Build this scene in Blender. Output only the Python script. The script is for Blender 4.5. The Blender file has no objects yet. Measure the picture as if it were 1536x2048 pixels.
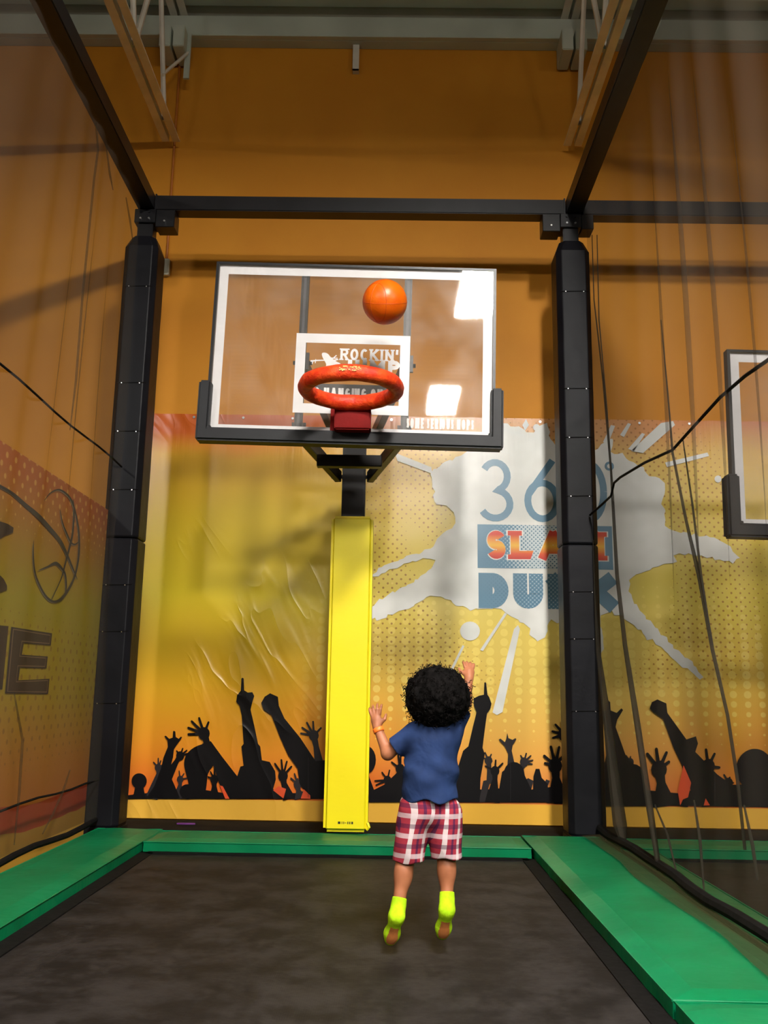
import bpy, bmesh, math, random
import numpy as np
from mathutils import Vector, Matrix, noise as mnoise
from mathutils.geometry import tessellate_polygon

random.seed(7)
sc = bpy.context.scene
col = sc.collection

# ------------------------------------------------------------------ camera
FPX = 1812.4
YAW, PITCH, ROLL = 0.009893, 0.195932, 0.016367
CAM = Vector((0.0, 0.0, 0.9))
_f = Vector((-math.sin(YAW)*math.cos(PITCH), math.cos(YAW)*math.cos(PITCH), math.sin(PITCH)))
_r0 = Vector((math.cos(YAW), math.sin(YAW), 0)); _u0 = _r0.cross(_f)
C_R = math.cos(ROLL)*_r0 + math.sin(ROLL)*_u0
C_U = -math.sin(ROLL)*_r0 + math.cos(ROLL)*_u0
C_F = _f
cd = bpy.data.cameras.new('camera'); cam = bpy.data.objects.new('camera', cd); col.objects.link(cam)
cd.sensor_fit = 'VERTICAL'; cd.sensor_height = 36.0; cd.lens = FPX/2048*36.0
cd.clip_start = 0.05; cd.clip_end = 100
cam.matrix_world = Matrix(((C_R.x, C_U.x, -C_F.x, CAM.x), (C_R.y, C_U.y, -C_F.y, CAM.y), (C_R.z, C_U.z, -C_F.z, CAM.z), (0, 0, 0, 1)))
sc.camera = cam

# ------------------------------------------------------------------ world, exposure
wd = bpy.data.worlds.new('world'); sc.world = wd; wd.use_nodes = True
wd.node_tree.nodes['Background'].inputs[0].default_value = (0.9, 0.8, 0.65, 1)
wd.node_tree.nodes['Background'].inputs[1].default_value = 0.02
sc.view_settings.view_transform = 'Standard'; sc.view_settings.look = 'None'
sc.view_settings.gamma = 1.0; sc.view_settings.use_curve_mapping = False
sc.view_settings.exposure = 0.0
sc.cycles.caustics_reflective = False; sc.cycles.caustics_refractive = False
sc.cycles.sample_clamp_indirect = 3.0; sc.cycles.blur_glossy = 1.0
sc.cycles.max_bounces = 5; sc.cycles.diffuse_bounces = 3; sc.cycles.glossy_bounces = 2; sc.cycles.transparent_max_bounces = 14
LIGHT_STRENGTH = 390.0          # the ceiling fixtures (built further down) are the only lamps

# surveyed planes (metres; trampoline bed is z = 0)
WALL_Y, POST_Y, BOARD_Y = 6.65, 5.95, 4.88
FLOOR_Z, CEIL_Z = -0.95, 6.43

def ray(x, y): return C_F + C_R*((x-768)/FPX) - C_U*((y-1024)/FPX)
def on_y(x, y, Y): d = ray(x, y); return CAM + d*((Y-CAM.y)/d.y)
def on_x(x, y, X): d = ray(x, y); return CAM + d*((X-CAM.x)/d.x)

# ------------------------------------------------------------------ material helpers
def s2l(c):
    c = c/255.0
    return c/12.92 if c <= 0.04045 else ((c+0.055)/1.055)**2.4
def rgb(r, g, b): return (s2l(r), s2l(g), s2l(b), 1)

class NT:
    def __init__(s, mat): s.t = mat.node_tree
    def n(s, typ, **kw):
        nd = s.t.nodes.new('ShaderNode'+typ)
        for k, v in kw.items(): setattr(nd, k, v)
        return nd
    def link(s, a, b): s.t.links.new(a, b)
    def setin(s, sock, v):
        if isinstance(v, bpy.types.NodeSocket): s.link(v, sock)
        else: sock.default_value = v
    def m(s, op, a, b=0.0, c=0.0, clamp=False):
        nd = s.n('Math', operation=op); nd.use_clamp = clamp
        for i, v in enumerate((a, b, c)): s.setin(nd.inputs[i], v)
        return nd.outputs[0]
    def mix(s, f, a, b):
        nd = s.n('Mix', data_type='RGBA')
        s.setin(nd.inputs[0], f); s.setin(nd.inputs[6], a); s.setin(nd.inputs[7], b)
        return nd.outputs[2]
    def ss(s, v, lo, hi):   # smoothstep
        nd = s.n('MapRange', interpolation_type='SMOOTHSTEP')
        s.setin(nd.inputs[0], v); nd.inputs[1].default_value = lo; nd.inputs[2].default_value = hi
        return nd.outputs[0]
    def noise(s, vec, scale, detail=2.0, rough=0.5, dist=0.0):
        nd = s.n('TexNoise'); nd.inputs['Scale'].default_value = scale
        nd.inputs['Detail'].default_value = detail; nd.inputs['Roughness'].default_value = rough
        nd.inputs['Distortion'].default_value = dist
        if vec is not None: s.link(vec, nd.inputs['Vector'])
        return nd.outputs[0]
    def pos(s): return s.n('NewGeometry').outputs['Position']
    def obj(s): return s.n('TexCoord').outputs['Object']
    def sep(s, v):
        nd = s.n('SeparateXYZ'); s.link(v, nd.inputs[0]); return nd.outputs
    def comb(s, x, y, z):
        nd = s.n('CombineXYZ')
        for i, v in enumerate((x, y, z)): s.setin(nd.inputs[i], v)
        return nd.outputs[0]
    def ramp(s, v, stops):
        nd = s.n('ValToRGB'); e = nd.color_ramp.elements
        while len(e) < len(stops): e.new(0.5)
        for i, (p, c) in enumerate(stops): e[i].position = p; e[i].color = c
        s.link(v, nd.inputs[0]); return nd.outputs[0]
    def bump(s, h, strength=0.3, dist=0.01, normal=None):
        nd = s.n('Bump'); nd.inputs['Strength'].default_value = strength; nd.inputs['Distance'].default_value = dist
        s.link(h, nd.inputs['Height'])
        if normal is not None: s.link(normal, nd.inputs['Normal'])
        return nd.outputs[0]

def mat(name, c=(0.5, 0.5, 0.5, 1), rough=0.5, metal=0.0, spec=0.5, build=None):
    m = bpy.data.materials.new(name); m.use_nodes = True
    p = m.node_tree.nodes['Principled BSDF']
    p.inputs['Base Color'].default_value = c; p.inputs['Roughness'].default_value = rough
    p.inputs['Metallic'].default_value = metal; p.inputs['Specular IOR Level'].default_value = spec
    if build: build(NT(m), p)
    return m

def speckled(c, rough, var=0.12, scale=6.0, bump=0.15, bscale=60.0, bdist=0.004, metal=0.0, spec=0.5, name='m'):
    def b(t, p):
        v = t.obj(); f = t.noise(v, scale, 3)
        dark = tuple(x*(1-var*2) for x in c[:3])+(1,); lite = tuple(min(1, x*(1+var)) for x in c[:3])+(1,)
        t.link(t.mix(t.ss(f, 0.3, 0.7), dark, lite), p.inputs['Base Color'])
        if bump: t.link(t.bump(t.noise(v, bscale, 2), bump, bdist), p.inputs['Normal'])
    return mat(name, c, rough, metal, spec, b)

M = {}
def wall_build(t, p):
    v = t.pos(); f = t.noise(v, 1.3, 4, 0.6)
    t.link(t.mix(t.ss(f, 0.3, 0.75), rgb(206, 133, 28), rgb(214, 142, 34)), p.inputs['Base Color'])
    t.link(t.bump(t.noise(v, 130, 2), 0.12, 0.003), p.inputs['Normal'])
M['wall'] = mat('orange_wall_paint', rough=0.6, spec=0.3, build=wall_build)
M['wall_far'] = speckled((0.10, 0.075, 0.055, 1), 0.7, 0.1, 2, 0.05, name='dim_hall_wall')
M['black_steel'] = speckled((0.0065, 0.006, 0.0075, 1), 0.36, 0.2, 5, 0.05, 80, spec=0.35, name='black_painted_steel')
M['black_vinyl'] = speckled((0.0062, 0.0062, 0.0085, 1), 0.45, 0.15, 3, 0.35, 9, 0.01, spec=0.16, name='black_vinyl')
M['black_rubber'] = speckled((0.0085, 0.009, 0.011, 1), 0.5, 0.1, 8, 0.1, 60, spec=0.3, name='black_rubber')
M['rivet'] = mat('rivet_metal', (0.8, 0.8, 0.8, 1), 0.25, 1.0)
M['deck_black'] = speckled((0.010, 0.0085, 0.0085, 1), 0.85, 0.2, 4, spec=0.1, name='deck_black')
M['floor'] = speckled((0.03, 0.028, 0.028, 1), 0.8, 0.2, 4, name='floor_carpet')
M['steel_white'] = speckled(rgb(228, 222, 206), 0.55, 0.08, 4, 0.05, name='cream_joist_paint')
M['deck'] = speckled(rgb(196, 204, 188), 0.6, 0.06, 2, 0.05, name='roof_deck_paint')
def mat_bed(t, p):
    v = t.pos(); f = t.noise(v, 4.5, 6, 0.66); g = t.noise(v, 26, 4, 0.65)
    k = t.m('ADD', t.m('MULTIPLY', f, 0.7), t.m('MULTIPLY', g, 0.3))
    t.link(t.mix(t.ss(k, 0.40, 0.62), (0.0085, 0.0072, 0.0070, 1), (0.024, 0.021, 0.0205, 1)), p.inputs['Base Color'])
    x, y, z = t.sep(v)
    w = t.m('ADD', t.m('SINE', t.m('MULTIPLY', x, 900)), t.m('SINE', t.m('MULTIPLY', y, 900)))
    t.link(t.bump(t.m('ADD', t.m('MULTIPLY', w, 0.05), g), 0.25, 0.004), p.inputs['Normal'])
M['bed'] = mat('trampoline_fabric', rough=0.6, spec=0.14, build=mat_bed)
def green_build(t, p):
    v = t.pos(); f = t.noise(v, 3.0, 3)
    t.link(t.mix(t.ss(f, 0.3, 0.7), rgb(0, 104, 62), rgb(0, 118, 73)), p.inputs['Base Color'])
    t.link(t.bump(t.noise(v, 6, 3, 0.5, 0.4), 0.35, 0.02), p.inputs['Normal'])
M['green'] = mat('green_vinyl', rough=0.42, spec=0.22, build=green_build)
def yellow_build(t, p):
    v = t.pos(); x, y, z = t.sep(v)
    f = t.noise(t.comb(x, y, t.m('MULTIPLY', z, 2.0)), 4, 3)
    p.inputs['Base Color'].default_value = rgb(247, 226, 24)
    t.link(t.bump(f, 0.25, 0.012), p.inputs['Normal'])
M['yellow'] = mat('yellow_vinyl', rough=0.42, spec=0.35, build=yellow_build)
M['ink'] = mat('printed_ink', (0.012, 0.011, 0.012, 1), 0.5)
M['white_paint'] = mat('white_border_paint', rgb(250, 251, 255), 0.3)
M['strap_white'] = mat('white_print', rgb(250, 250, 250), 0.4)
def rim_build(t, p):
    v = t.pos(); f = t.noise(v, 22, 4, 0.65); g = t.noise(v, 9, 2)
    t.link(t.mix(t.ss(f, 0.35, 0.7), rgb(214, 44, 8), rgb(248, 86, 28)), p.inputs['Base Color'])
    t.link(t.bump(t.m('ADD', f, g), 0.7, 0.012), p.inputs['Normal'])
M['rim'] = mat('orange_rim_wrap', rough=0.5, build=rim_build)
M['bracket_red'] = speckled(rgb(136, 8, 4), 0.6, 0.1, 6, spec=0.15, name='red_bracket')
def glass_build():
    m = bpy.data.materials.new('backboard_glass'); m.use_nodes = True; t = NT(m); nt = m.node_tree
    for nd in list(nt.nodes): nt.nodes.remove(nd)
    out = t.n('OutputMaterial'); tr = t.n('BsdfTransparent'); tr.inputs[0].default_value = (0.985, 0.975, 0.965, 1)
    gl = t.n('BsdfGlossy'); gl.inputs[1].default_value = 0.03
    df = t.n('BsdfDiffuse'); df.inputs[0].default_value = (0.85, 0.80, 0.76, 1)
    fr = t.n('Fresnel'); fr.inputs[0].default_value = 1.5
    v = t.pos(); sm = t.noise(v, 3.5, 2, 0.65)
    gl.inputs[1].default_value = 0.025
    rg = t.n('BsdfGlossy'); rg.inputs[1].default_value = 0.32
    mx = t.n('MixShader'); t.link(t.m('MULTIPLY', fr.outputs[0], 1.3), mx.inputs[0]); t.link(tr.outputs[0], mx.inputs[1]); t.link(gl.outputs[0], mx.inputs[2])
    mr = t.n('MixShader'); t.link(t.m('MULTIPLY', t.ss(sm, 0.35, 0.75), 0.006), mr.inputs[0]); t.link(mx.outputs[0], mr.inputs[1]); t.link(rg.outputs[0], mr.inputs[2])
    md = t.n('MixShader'); t.link(t.m('MULTIPLY_ADD', t.ss(sm, 0.35, 0.75), 0.03, 0.022), md.inputs[0]); t.link(mr.outputs[0], md.inputs[1]); t.link(df.outputs[0], md.inputs[2])
    t.link(md.outputs[0], out.inputs[0]); return m
M['glass'] = glass_build()
def net_mat(name, fac, c):
    m = bpy.data.materials.new(name); m.use_nodes = True; t = NT(m); nt = m.node_tree
    for nd in list(nt.nodes): nt.nodes.remove(nd)
    out = t.n('OutputMaterial'); tr = t.n('BsdfTransparent'); df = t.n('BsdfDiffuse'); df.inputs[0].default_value = c
    mx = t.n('MixShader'); mx.inputs[0].default_value = fac
    t.link(tr.outputs[0], mx.inputs[1]); t.link(df.outputs[0], mx.inputs[2]); t.link(mx.outputs[0], out.inputs[0]); return m
M['net'] = net_mat('fine_black_netting', 0.27, (0.105, 0.088, 0.072, 1))
M['net_dense'] = net_mat('gathered_netting', 0.72, (0.035, 0.030, 0.022, 1))
M['net_soft'] = net_mat('lightly_gathered_netting', 0.34, (0.05, 0.035, 0.02, 1))
M['rope'] = speckled((0.006, 0.0055, 0.0055, 1), 0.8, 0.2, 30, spec=0.1, name='black_rope')

# ------------------------------------------------------------------ mesh helpers
class MB:
    def __init__(s): s.v = []; s.f = []
    def add(s, vs, fs):
        o = len(s.v); s.v += [tuple(v) for v in vs]; s.f += [tuple(i+o for i in f) for f in fs]; return s
    def box(s, a, b):
        x0, y0, z0 = a; x1, y1, z1 = b
        return s.add([(x0, y0, z0), (x1, y0, z0), (x1, y1, z0), (x0, y1, z0), (x0, y0, z1), (x1, y0, z1), (x1, y1, z1), (x0, y1, z1)],
                     [(0, 3, 2, 1), (4, 5, 6, 7), (0, 1, 5, 4), (1, 2, 6, 5), (2, 3, 7, 6), (3, 0, 4, 7)])
    def bar(s, p, q, w, h, up=(0, 0, 1)):      # rectangular bar from p to q
        p, q = Vector(p), Vector(q); d = (q-p).normalized(); up = Vector(up)
        sx = d.cross(up).normalized()*w/2; sy = sx.cross(d).normalized()*h/2
        vs = [p-sx-sy, p+sx-sy, p+sx+sy, p-sx+sy, q-sx-sy, q+sx-sy, q+sx+sy, q-sx+sy]
        return s.add(vs, [(0, 3, 2, 1), (4, 5, 6, 7), (0, 1, 5, 4), (1, 2, 6, 5), (2, 3, 7, 6), (3, 0, 4, 7)])
    def tube(s, pts, rad, n=8, cap=True):
        pts = [Vector(p) for p in pts]; k = len(pts)
        rs = rad if isinstance(rad, (list, tuple)) else [rad]*k
        vs = []; fs = []; prev = None
        for i, p in enumerate(pts):
            d = (pts[min(i+1, k-1)]-pts[max(i-1, 0)]).normalized()
            if prev is None:
                a = Vector((0, 0, 1)) if abs(d.z) < 0.9 else Vector((1, 0, 0)); sx = d.cross(a).normalized()
            else: sx = (prev - d*prev.dot(d)).normalized()
            prev = sx; sy = d.cross(sx)
            for j in range(n):
                a = 2*math.pi*j/n; vs.append(p+(sx*math.cos(a)+sy*math.sin(a))*rs[i])
        for i in range(k-1):
            for j in range(n):
                fs.append((i*n+j, i*n+(j+1) % n, (i+1)*n+(j+1) % n, (i+1)*n+j))
        if cap: fs += [tuple(range(n-1, -1, -1)), tuple(range((k-1)*n, k*n))]
        return s.add(vs, fs)
    def prism(s, poly, a, b, axis='z'):     # closed polygon extruded from a to b along axis
        def P(u, w, t): return {'z': (u, w, t), 'y': (u, t, w), 'x': (t, u, w)}[axis]
        n = len(poly); vs = [P(u, w, a) for u, w in poly]+[P(u, w, b) for u, w in poly]
        fs = [tuple(range(n)), tuple(range(2*n-1, n-1, -1))]+[(i, (i+1) % n, n+(i+1) % n, n+i)[::-1] for i in range(n)]
        return s.add(vs, fs)
    def mesh(s, name, bevel=0, seg=2, smooth=False, fixn=True):
        me = bpy.data.meshes.new(name); me.from_pydata(s.v, [], s.f); me.update()
        if bevel or fixn:
            bm = bmesh.new(); bm.from_mesh(me)
            bmesh.ops.recalc_face_normals(bm, faces=bm.faces)
            if bevel:
                es = [e for e in bm.edges if len(e.link_faces) == 2 and e.calc_face_angle(0) > 0.5]
                bmesh.ops.bevel(bm, geom=es, offset=bevel, segments=seg, affect='EDGES', clamp_overlap=True)
            bm.to_mesh(me); bm.free()
        if smooth:
            for p in me.polygons: p.use_smooth = True
        return me

def link(name, me, m, parent=None, loc=None):
    o = bpy.data.objects.new(name, me); col.objects.link(o)
    if m is not None: me.materials.append(M[m] if isinstance(m, str) else m)
    if parent: o.parent = parent
    if loc: o.location = loc
    return o
def build(name, mb, m, parent=None, bevel=0, seg=2, smooth=False, origin=None):
    if origin is not None:      # mesh coordinates are world: shift to an origin
        ox, oy, oz = origin; mb.v = [(x-ox, y-oy, z-oz) for x, y, z in mb.v]
    o = link(name, mb.mesh(name, bevel, seg, smooth), m, parent)
    return o
def empty(name, loc=(0, 0, 0)):
    o = bpy.data.objects.new(name, None); col.objects.link(o); o.location = loc; o.empty_display_size = 0.1; return o
def tag(o, label, cat, group=None):
    o['label'] = label; o['category'] = cat
    if group: o['group'] = group
    return o
def struct(o, label=None):
    o['kind'] = 'structure'
    if label: o['label'] = label
    return o
def part(name, mb, m, root, **k):     # mb in world coordinates, root only translated
    return build(name, mb, m, root, origin=tuple(root.location), **k)

# ------------------------------------------------------------------ the hall
o = build('floor', MB().box((-9, -12, FLOOR_Z-0.1), (9, WALL_Y, FLOOR_Z)), 'floor'); struct(o)
wb = build('wall_back', MB().box((-9, WALL_Y, FLOOR_Z), (9, WALL_Y+0.2, CEIL_Z+0.2)), 'wall'); struct(wb)
o = build('wall_left', MB().box((-9.2, -12, FLOOR_Z), (-9, WALL_Y, CEIL_Z+0.2)), 'wall_far'); struct(o)
o = build('wall_right', MB().box((9, -12, FLOOR_Z), (9.2, WALL_Y, CEIL_Z+0.2)), 'wall_far'); struct(o)
o = build('wall_front', MB().box((-9, -12.2, FLOOR_Z), (9, -12, CEIL_Z+0.2)), 'wall_far'); struct(o)
# ribbed roof deck
mb = MB(); prof = []
y = -12.0
while y < WALL_Y-0.2:
    prof += [(y, CEIL_Z), (y+0.11, CEIL_Z), (y+0.135, CEIL_Z+0.05), (y+0.175, CEIL_Z+0.05)]; y += 0.2
prof += [(WALL_Y, CEIL_Z), (WALL_Y, CEIL_Z+0.18), (-12, CEIL_Z+0.18)]
vs = [(-9, a, b) for a, b in prof]+[(9, a, b) for a, b in prof]; n = len(prof)
fs = [(i, i+1, n+i+1, n+i) for i in range(n-1)]+[(n-1, 0, n, 2*n-1)]
mb.add(vs, fs); struct(build('ceiling', mb, 'deck'))
# steel ledger where deck meets wall
mb = MB().box((-9, WALL_Y-0.10, 6.145), (9, WALL_Y, 6.37)).box((-9, WALL_Y-0.15, 6.145), (9, WALL_Y-0.10, 6.16))
struct(build('trim_1', mb, 'deck', bevel=0.004, seg=1))
# open-web roof joists
def joist(x, lab):
    r = empty('roof_joist', (x, 0, 5.22)); tag(r, lab, 'joist', 'roof joists under the deck')
    y0, y1 = -11.9, 6.57
    for nm, za, yb in (('bottom_chord', 5.22, y1), ('top_chord', CEIL_Z-0.06, 6.63)):
        m2 = MB()
        for sgn in (-1, 1):
            m2.box((x+sgn*0.014 if sgn > 0 else x-0.072, y0, za), (x+0.072 if sgn > 0 else x-0.014, yb, za+0.009))
            m2.box((x+sgn*0.014 if sgn > 0 else x-0.023, y0, za+0.009), (x+0.023 if sgn > 0 else x-0.014, yb, za+0.055))
        part(nm, m2, 'steel_white', r)
    part('bearing_seat', MB().box((x-0.10, 6.38, 5.95), (x-0.01, 6.63, 6.145)).box((x+0.01, 6.38, 5.95), (x+0.10, 6.63, 6.145)), 'deck', r, bevel=0.006)
    yy = 6.34; up = True; k = 0
    while yy > 1.2:
        a = (x, yy, 5.25 if up else CEIL_Z-0.06); b = (x, yy-0.42, CEIL_Z-0.06 if up else 5.25)
        part('web_rod', MB().tube([a, b], 0.02, 6), 'steel_white', r); yy -= 0.42; up = not up
    m2 = MB()
    while yy > -11.5:
        a = (x, yy, 5.25 if up else CEIL_Z-0.06); b = (x, yy-0.42, CEIL_Z-0.06 if up else 5.25)
        m2.tube([a, b], 0.02, 5); yy -= 0.42; up = not up
    w = part('web_rods_behind', m2, 'steel_white', r); w['kind'] = 'stuff'
    return r
joist(-1.83, 'cream open-web roof joist over the left post, left of the backboard')
joist(1.40, 'cream open-web roof joist beside the right overhead beam')
# bits on the upper wall
r = empty('wall_hanger', (-0.358, WALL_Y-0.05, 5.91)); tag(r, 'short cream hanger strap under the roof ledger, above the backboard', 'bracket')
part('strap', MB().box((-0.384, WALL_Y-0.055, 5.91), (-0.332, WALL_Y-0.045, 6.15)), 'steel_white', r)
part('flange', MB().box((-0.384, WALL_Y-0.055, 5.91), (-0.332, WALL_Y, 5.92)), 'steel_white', r)
o = on_y(347, 130, WALL_Y-0.06)
r = empty('joist_brace', (-1.72, 6.5, 5.74)); tag(r, 'pale brace plate hanging beside the left joist bearing', 'brace')
part('plate', MB().box((-1.745, 6.49, 5.74), (-1.70, 6.51, 6.15)), 'deck', r)
part('rod', MB().tube([(-1.83, 6.2, 5.55), (-1.72, 6.5, 5.98)], 0.013, 6), 'steel_white', r)
r = empty('junction_box', (-1.81, WALL_Y, 4.09)); tag(r, 'small white electrical box on the orange wall beside the left post', 'electrical box')
part('box', MB().box((-1.847, WALL_Y-0.045, 4.088), (-1.789, WALL_Y, 4.225)), mat('box_white', rgb(214, 210, 190), 0.5), r, bevel=0.005)
part('cover', MB().box((-1.838, WALL_Y-0.05, 4.104), (-1.798, WALL_Y-0.045, 4.209)), mat('box_cover', rgb(190, 186, 165), 0.5), r)
part('conduit', MB().tube([(-1.818, WALL_Y-0.018, 4.225), (-1.818, WALL_Y-0.018, 6.14)], 0.010, 8), speckled(rgb(188, 108, 30), 0.5, name='conduit_paint'), r)

# ceiling light fixtures: the lamps of the hall
em = bpy.data.materials.new('fluorescent_diffuser'); em.use_nodes = True
p = em.node_tree.nodes['Principled BSDF']; p.inputs['Base Color'].default_value = (0.9, 0.9, 0.9, 1)
p.inputs['Emission Color'].default_value = (1.0, 0.955, 0.89, 1); p.inputs['Emission Strength'].default_value = LIGHT_STRENGTH
M['lamp'] = em; M['lamp_body'] = mat('fixture_white', rgb(225, 225, 220), 0.4)
def fixture(x, y, lab):
    r = empty('ceiling_light', (x, y, 5.39)); tag(r, lab, 'light', 'high-bay fluorescent lights')
    part('housing', MB().box((x-0.25, y-0.64, 5.400), (x+0.25, y+0.64, 5.48)), 'lamp_body', r, bevel=0.01)
    part('diffuser', MB().box((x-0.215, y-0.62, 5.375), (x+0.215, y+0.62, 5.400)), 'lamp', r)
    for s_ in (-0.5, 0.5): part('hanger', MB().tube([(x, y+s_, 5.48), (x, y+s_, CEIL_Z)], 0.008, 5), 'lamp_body', r)
for i, (x, y) in enumerate(((0.94, 0.07), (0.76, -3.83), (7.4, -3.9), (-5.4, -3.9), (0.76, -7.8))):
    fixture(x, y, ['bright fluorescent ceiling light reflected at the top right of the glass backboard',
                   'fluorescent ceiling light reflected low in the glass backboard, beside the hoop',
                   'fluorescent ceiling light over the right-hand court, behind the camera',
                   'fluorescent ceiling light beyond the left partition, behind the camera',
                   'farthest ceiling light, unseen and added for fill at the far end of the hall, behind the camera'][i])  # last one extends the row out of view, added to raise the fill

# ------------------------------------------------------------------ raised trampoline deck
mb = MB()
for a, b in (((-2.6, 0.6, FLOOR_Z), (-1.35, 5.84, -0.03)), ((0.79, 0.6, FLOOR_Z), (1.52, 5.84, -0.03)), ((4.0, 0.6, FLOOR_Z), (4.6, 5.84, -0.03)),
             ((-1.35, 5.31, FLOOR_Z), (0.79, 5.84, -0.03)), ((1.52, 5.38, FLOOR_Z), (4.0, 5.84, -0.03)),
             ((-1.35, 0.6, FLOOR_Z), (0.79, 0.9, -0.03)), ((1.52, 0.6, FLOOR_Z), (4.0, 0.9, -0.03))):
    mb.box(a, b)
dk = build('trim_2', mb, 'deck_black'); struct(dk)
dk2 = build('trim_3', MB().box((-2.6, 5.84, FLOOR_Z), (4.6, WALL_Y-0.03, 0.0)), 'deck_black'); struct(dk2)
def trampoline(x0, x1, y0, y1, lab):
    r = empty('trampoline', ((x0+x1)/2, (y0+y1)/2, 0)); tag(r, lab, 'trampoline', 'black trampoline beds')
    n1, n2 = 24, 44; mb = MB(); vs = []; fs = []
    for j in range(n2+1):
        for i in range(n1+1):
            u, w = i/n1, j/n2; x, y = x0+0.03+(x1-x0-0.06)*u, y0+0.03+(y1-y0-0.06)*w
            sag = -0.012*math.sin(math.pi*u)*math.sin(math.pi*w)+0.002*mnoise.noise(Vector((x*3, y*3, 0)))
            vs.append((x, y, sag))
    for j in range(n2):
        for i in range(n1): a = j*(n1+1)+i; fs.append((a, a+1, a+n1+2, a+n1+1))
    mb.add(vs, fs); part('jump_bed', mb, 'bed', r, smooth=True)
    e = MB(); c = [(x0+0.03, y0+0.03), (x1-0.03, y0+0.03), (x1-0.03, y1-0.03), (x0+0.03, y1-0.03)]
    for i in range(4):
        (a, b), (c2, d) = c[i], c[(i+1) % 4]; e.bar((a, b, 0.001), (c2, d, 0.001), 0.075, 0.008)
    part('edge_webbing', e, 'rope', r)
    return r
trampoline(-1.37, 0.81, 0.92, 5.33, 'black woven trampoline bed the child jumps on')
trampoline(1.50, 4.0, 0.92, 5.40, 'black trampoline bed of the neighbouring court behind the right net')

def pad(name, x0, y0, x1, y1, lab, t=0.065, group='green edge pads', z0=0.0, seed=0):
    r = empty(name, ((x0+x1)/2, (y0+y1)/2, z0)); tag(r, lab, 'pad', group)
    lx, ly = x1-x0, y1-y0; nx, ny = max(2, int(lx/0.07)), max(2, int(ly/0.07))
    # cushion: rounded top, slightly lumpy
    vs = []; fs = []
    def top(u, w):
        e = min(u*lx, (1-u)*lx, w*ly, (1-w)*ly)
        k = 1-(1-min(1, e/0.035))**2
        x, y = x0+lx*u, y0+ly*w
        return z0+t*(0.80+0.20*k)+0.006*k*mnoise.noise(Vector((x*4+seed, y*4, seed)))
    for j in range(ny+1):
        for i in range(nx+1):
            # concentrate samples at the rim
            u = i/nx; w = j/ny
            vs.append((x0+lx*u, y0+ly*w, top(u, w)))
    for j in range(ny):
        for i in range(nx): a = j*(nx+1)+i; fs.append((a, a+1, a+nx+2, a+nx+1))
    ring = [i for i in range(nx+1)]+[j*(nx+1)+nx for j in range(1, ny+1)]+[ny*(nx+1)+i for i in range(nx-1, -1, -1)]+[j*(nx+1) for j in range(ny-1, 0, -1)]
    b0 = len(vs)
    for idx in ring: vs.append((vs[idx][0]+0.006*mnoise.noise(Vector((vs[idx][0]*7, vs[idx][1]*7, seed))), vs[idx][1]+0.004*mnoise.noise(Vector((vs[idx][1]*7, vs[idx][0]*7, seed+3))), z0+0.002))
    k = len(ring)
    for i in range(k): fs.append((ring[i], b0+i, b0+(i+1) % k, ring[(i+1) % k]))
    fs.append(tuple(range(b0, b0+k)))
    part('cover', MB().add(vs, fs), 'green', r, smooth=False)
    part('welt', MB().tube([(x0, y0, z0+t*0.82), (x1, y0, z0+t*0.82), (x1, y1, z0+t*0.82), (x0, y1, z0+t*0.82), (x0, y0, z0+t*0.82)], 0.004, 5), 'green', r)
    return r
pad('edge_pad', -1.37, 5.335, 0.80, 5.75, 'long green vinyl pad along the back of the trampoline, under the yellow pole pad', seed=1)
pad('edge_pad', -1.775, 2.2, -1.38, 5.80, 'green vinyl pad along the left side, below the left net', seed=2)
pad('edge_pad', -1.775, 0.9, -1.38, 2.185, 'nearest green vinyl pad on the left side, just outside the left edge of the picture', seed=7)
pad('edge_pad', 0.815, 2.80, 1.29, 5.80, 'long green vinyl pad along the right side, ending at the right post', seed=3)
pad('edge_pad', 0.818, 0.9, 1.29, 2.785, 'nearest green vinyl pad on the right, at the bottom right corner', seed=4)
pad('edge_pad', 1.315, 1.6, 1.49, 5.36, 'narrow green pad just behind the bottom rope of the right net', seed=5)
pad('edge_pad', 1.315, 5.405, 4.0, 5.75, 'green back pad of the neighbouring court behind the right net', seed=6)
pr = build('purple_scrap', MB().prism([(-0.06, -0.012), (0.0, -0.018), (0.065, -0.01), (0.06, 0.012), (0.01, 0.016), (-0.055, 0.01)], 0.0, 0.008), mat('purple_cloth', rgb(104, 40, 120), 0.7))
pr.location = (-1.37, 6.42, 0.0); tag(pr, 'small purple scrap lying in the dark gap behind the back pad', 'scrap')
pr.location.z = 0.0

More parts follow.
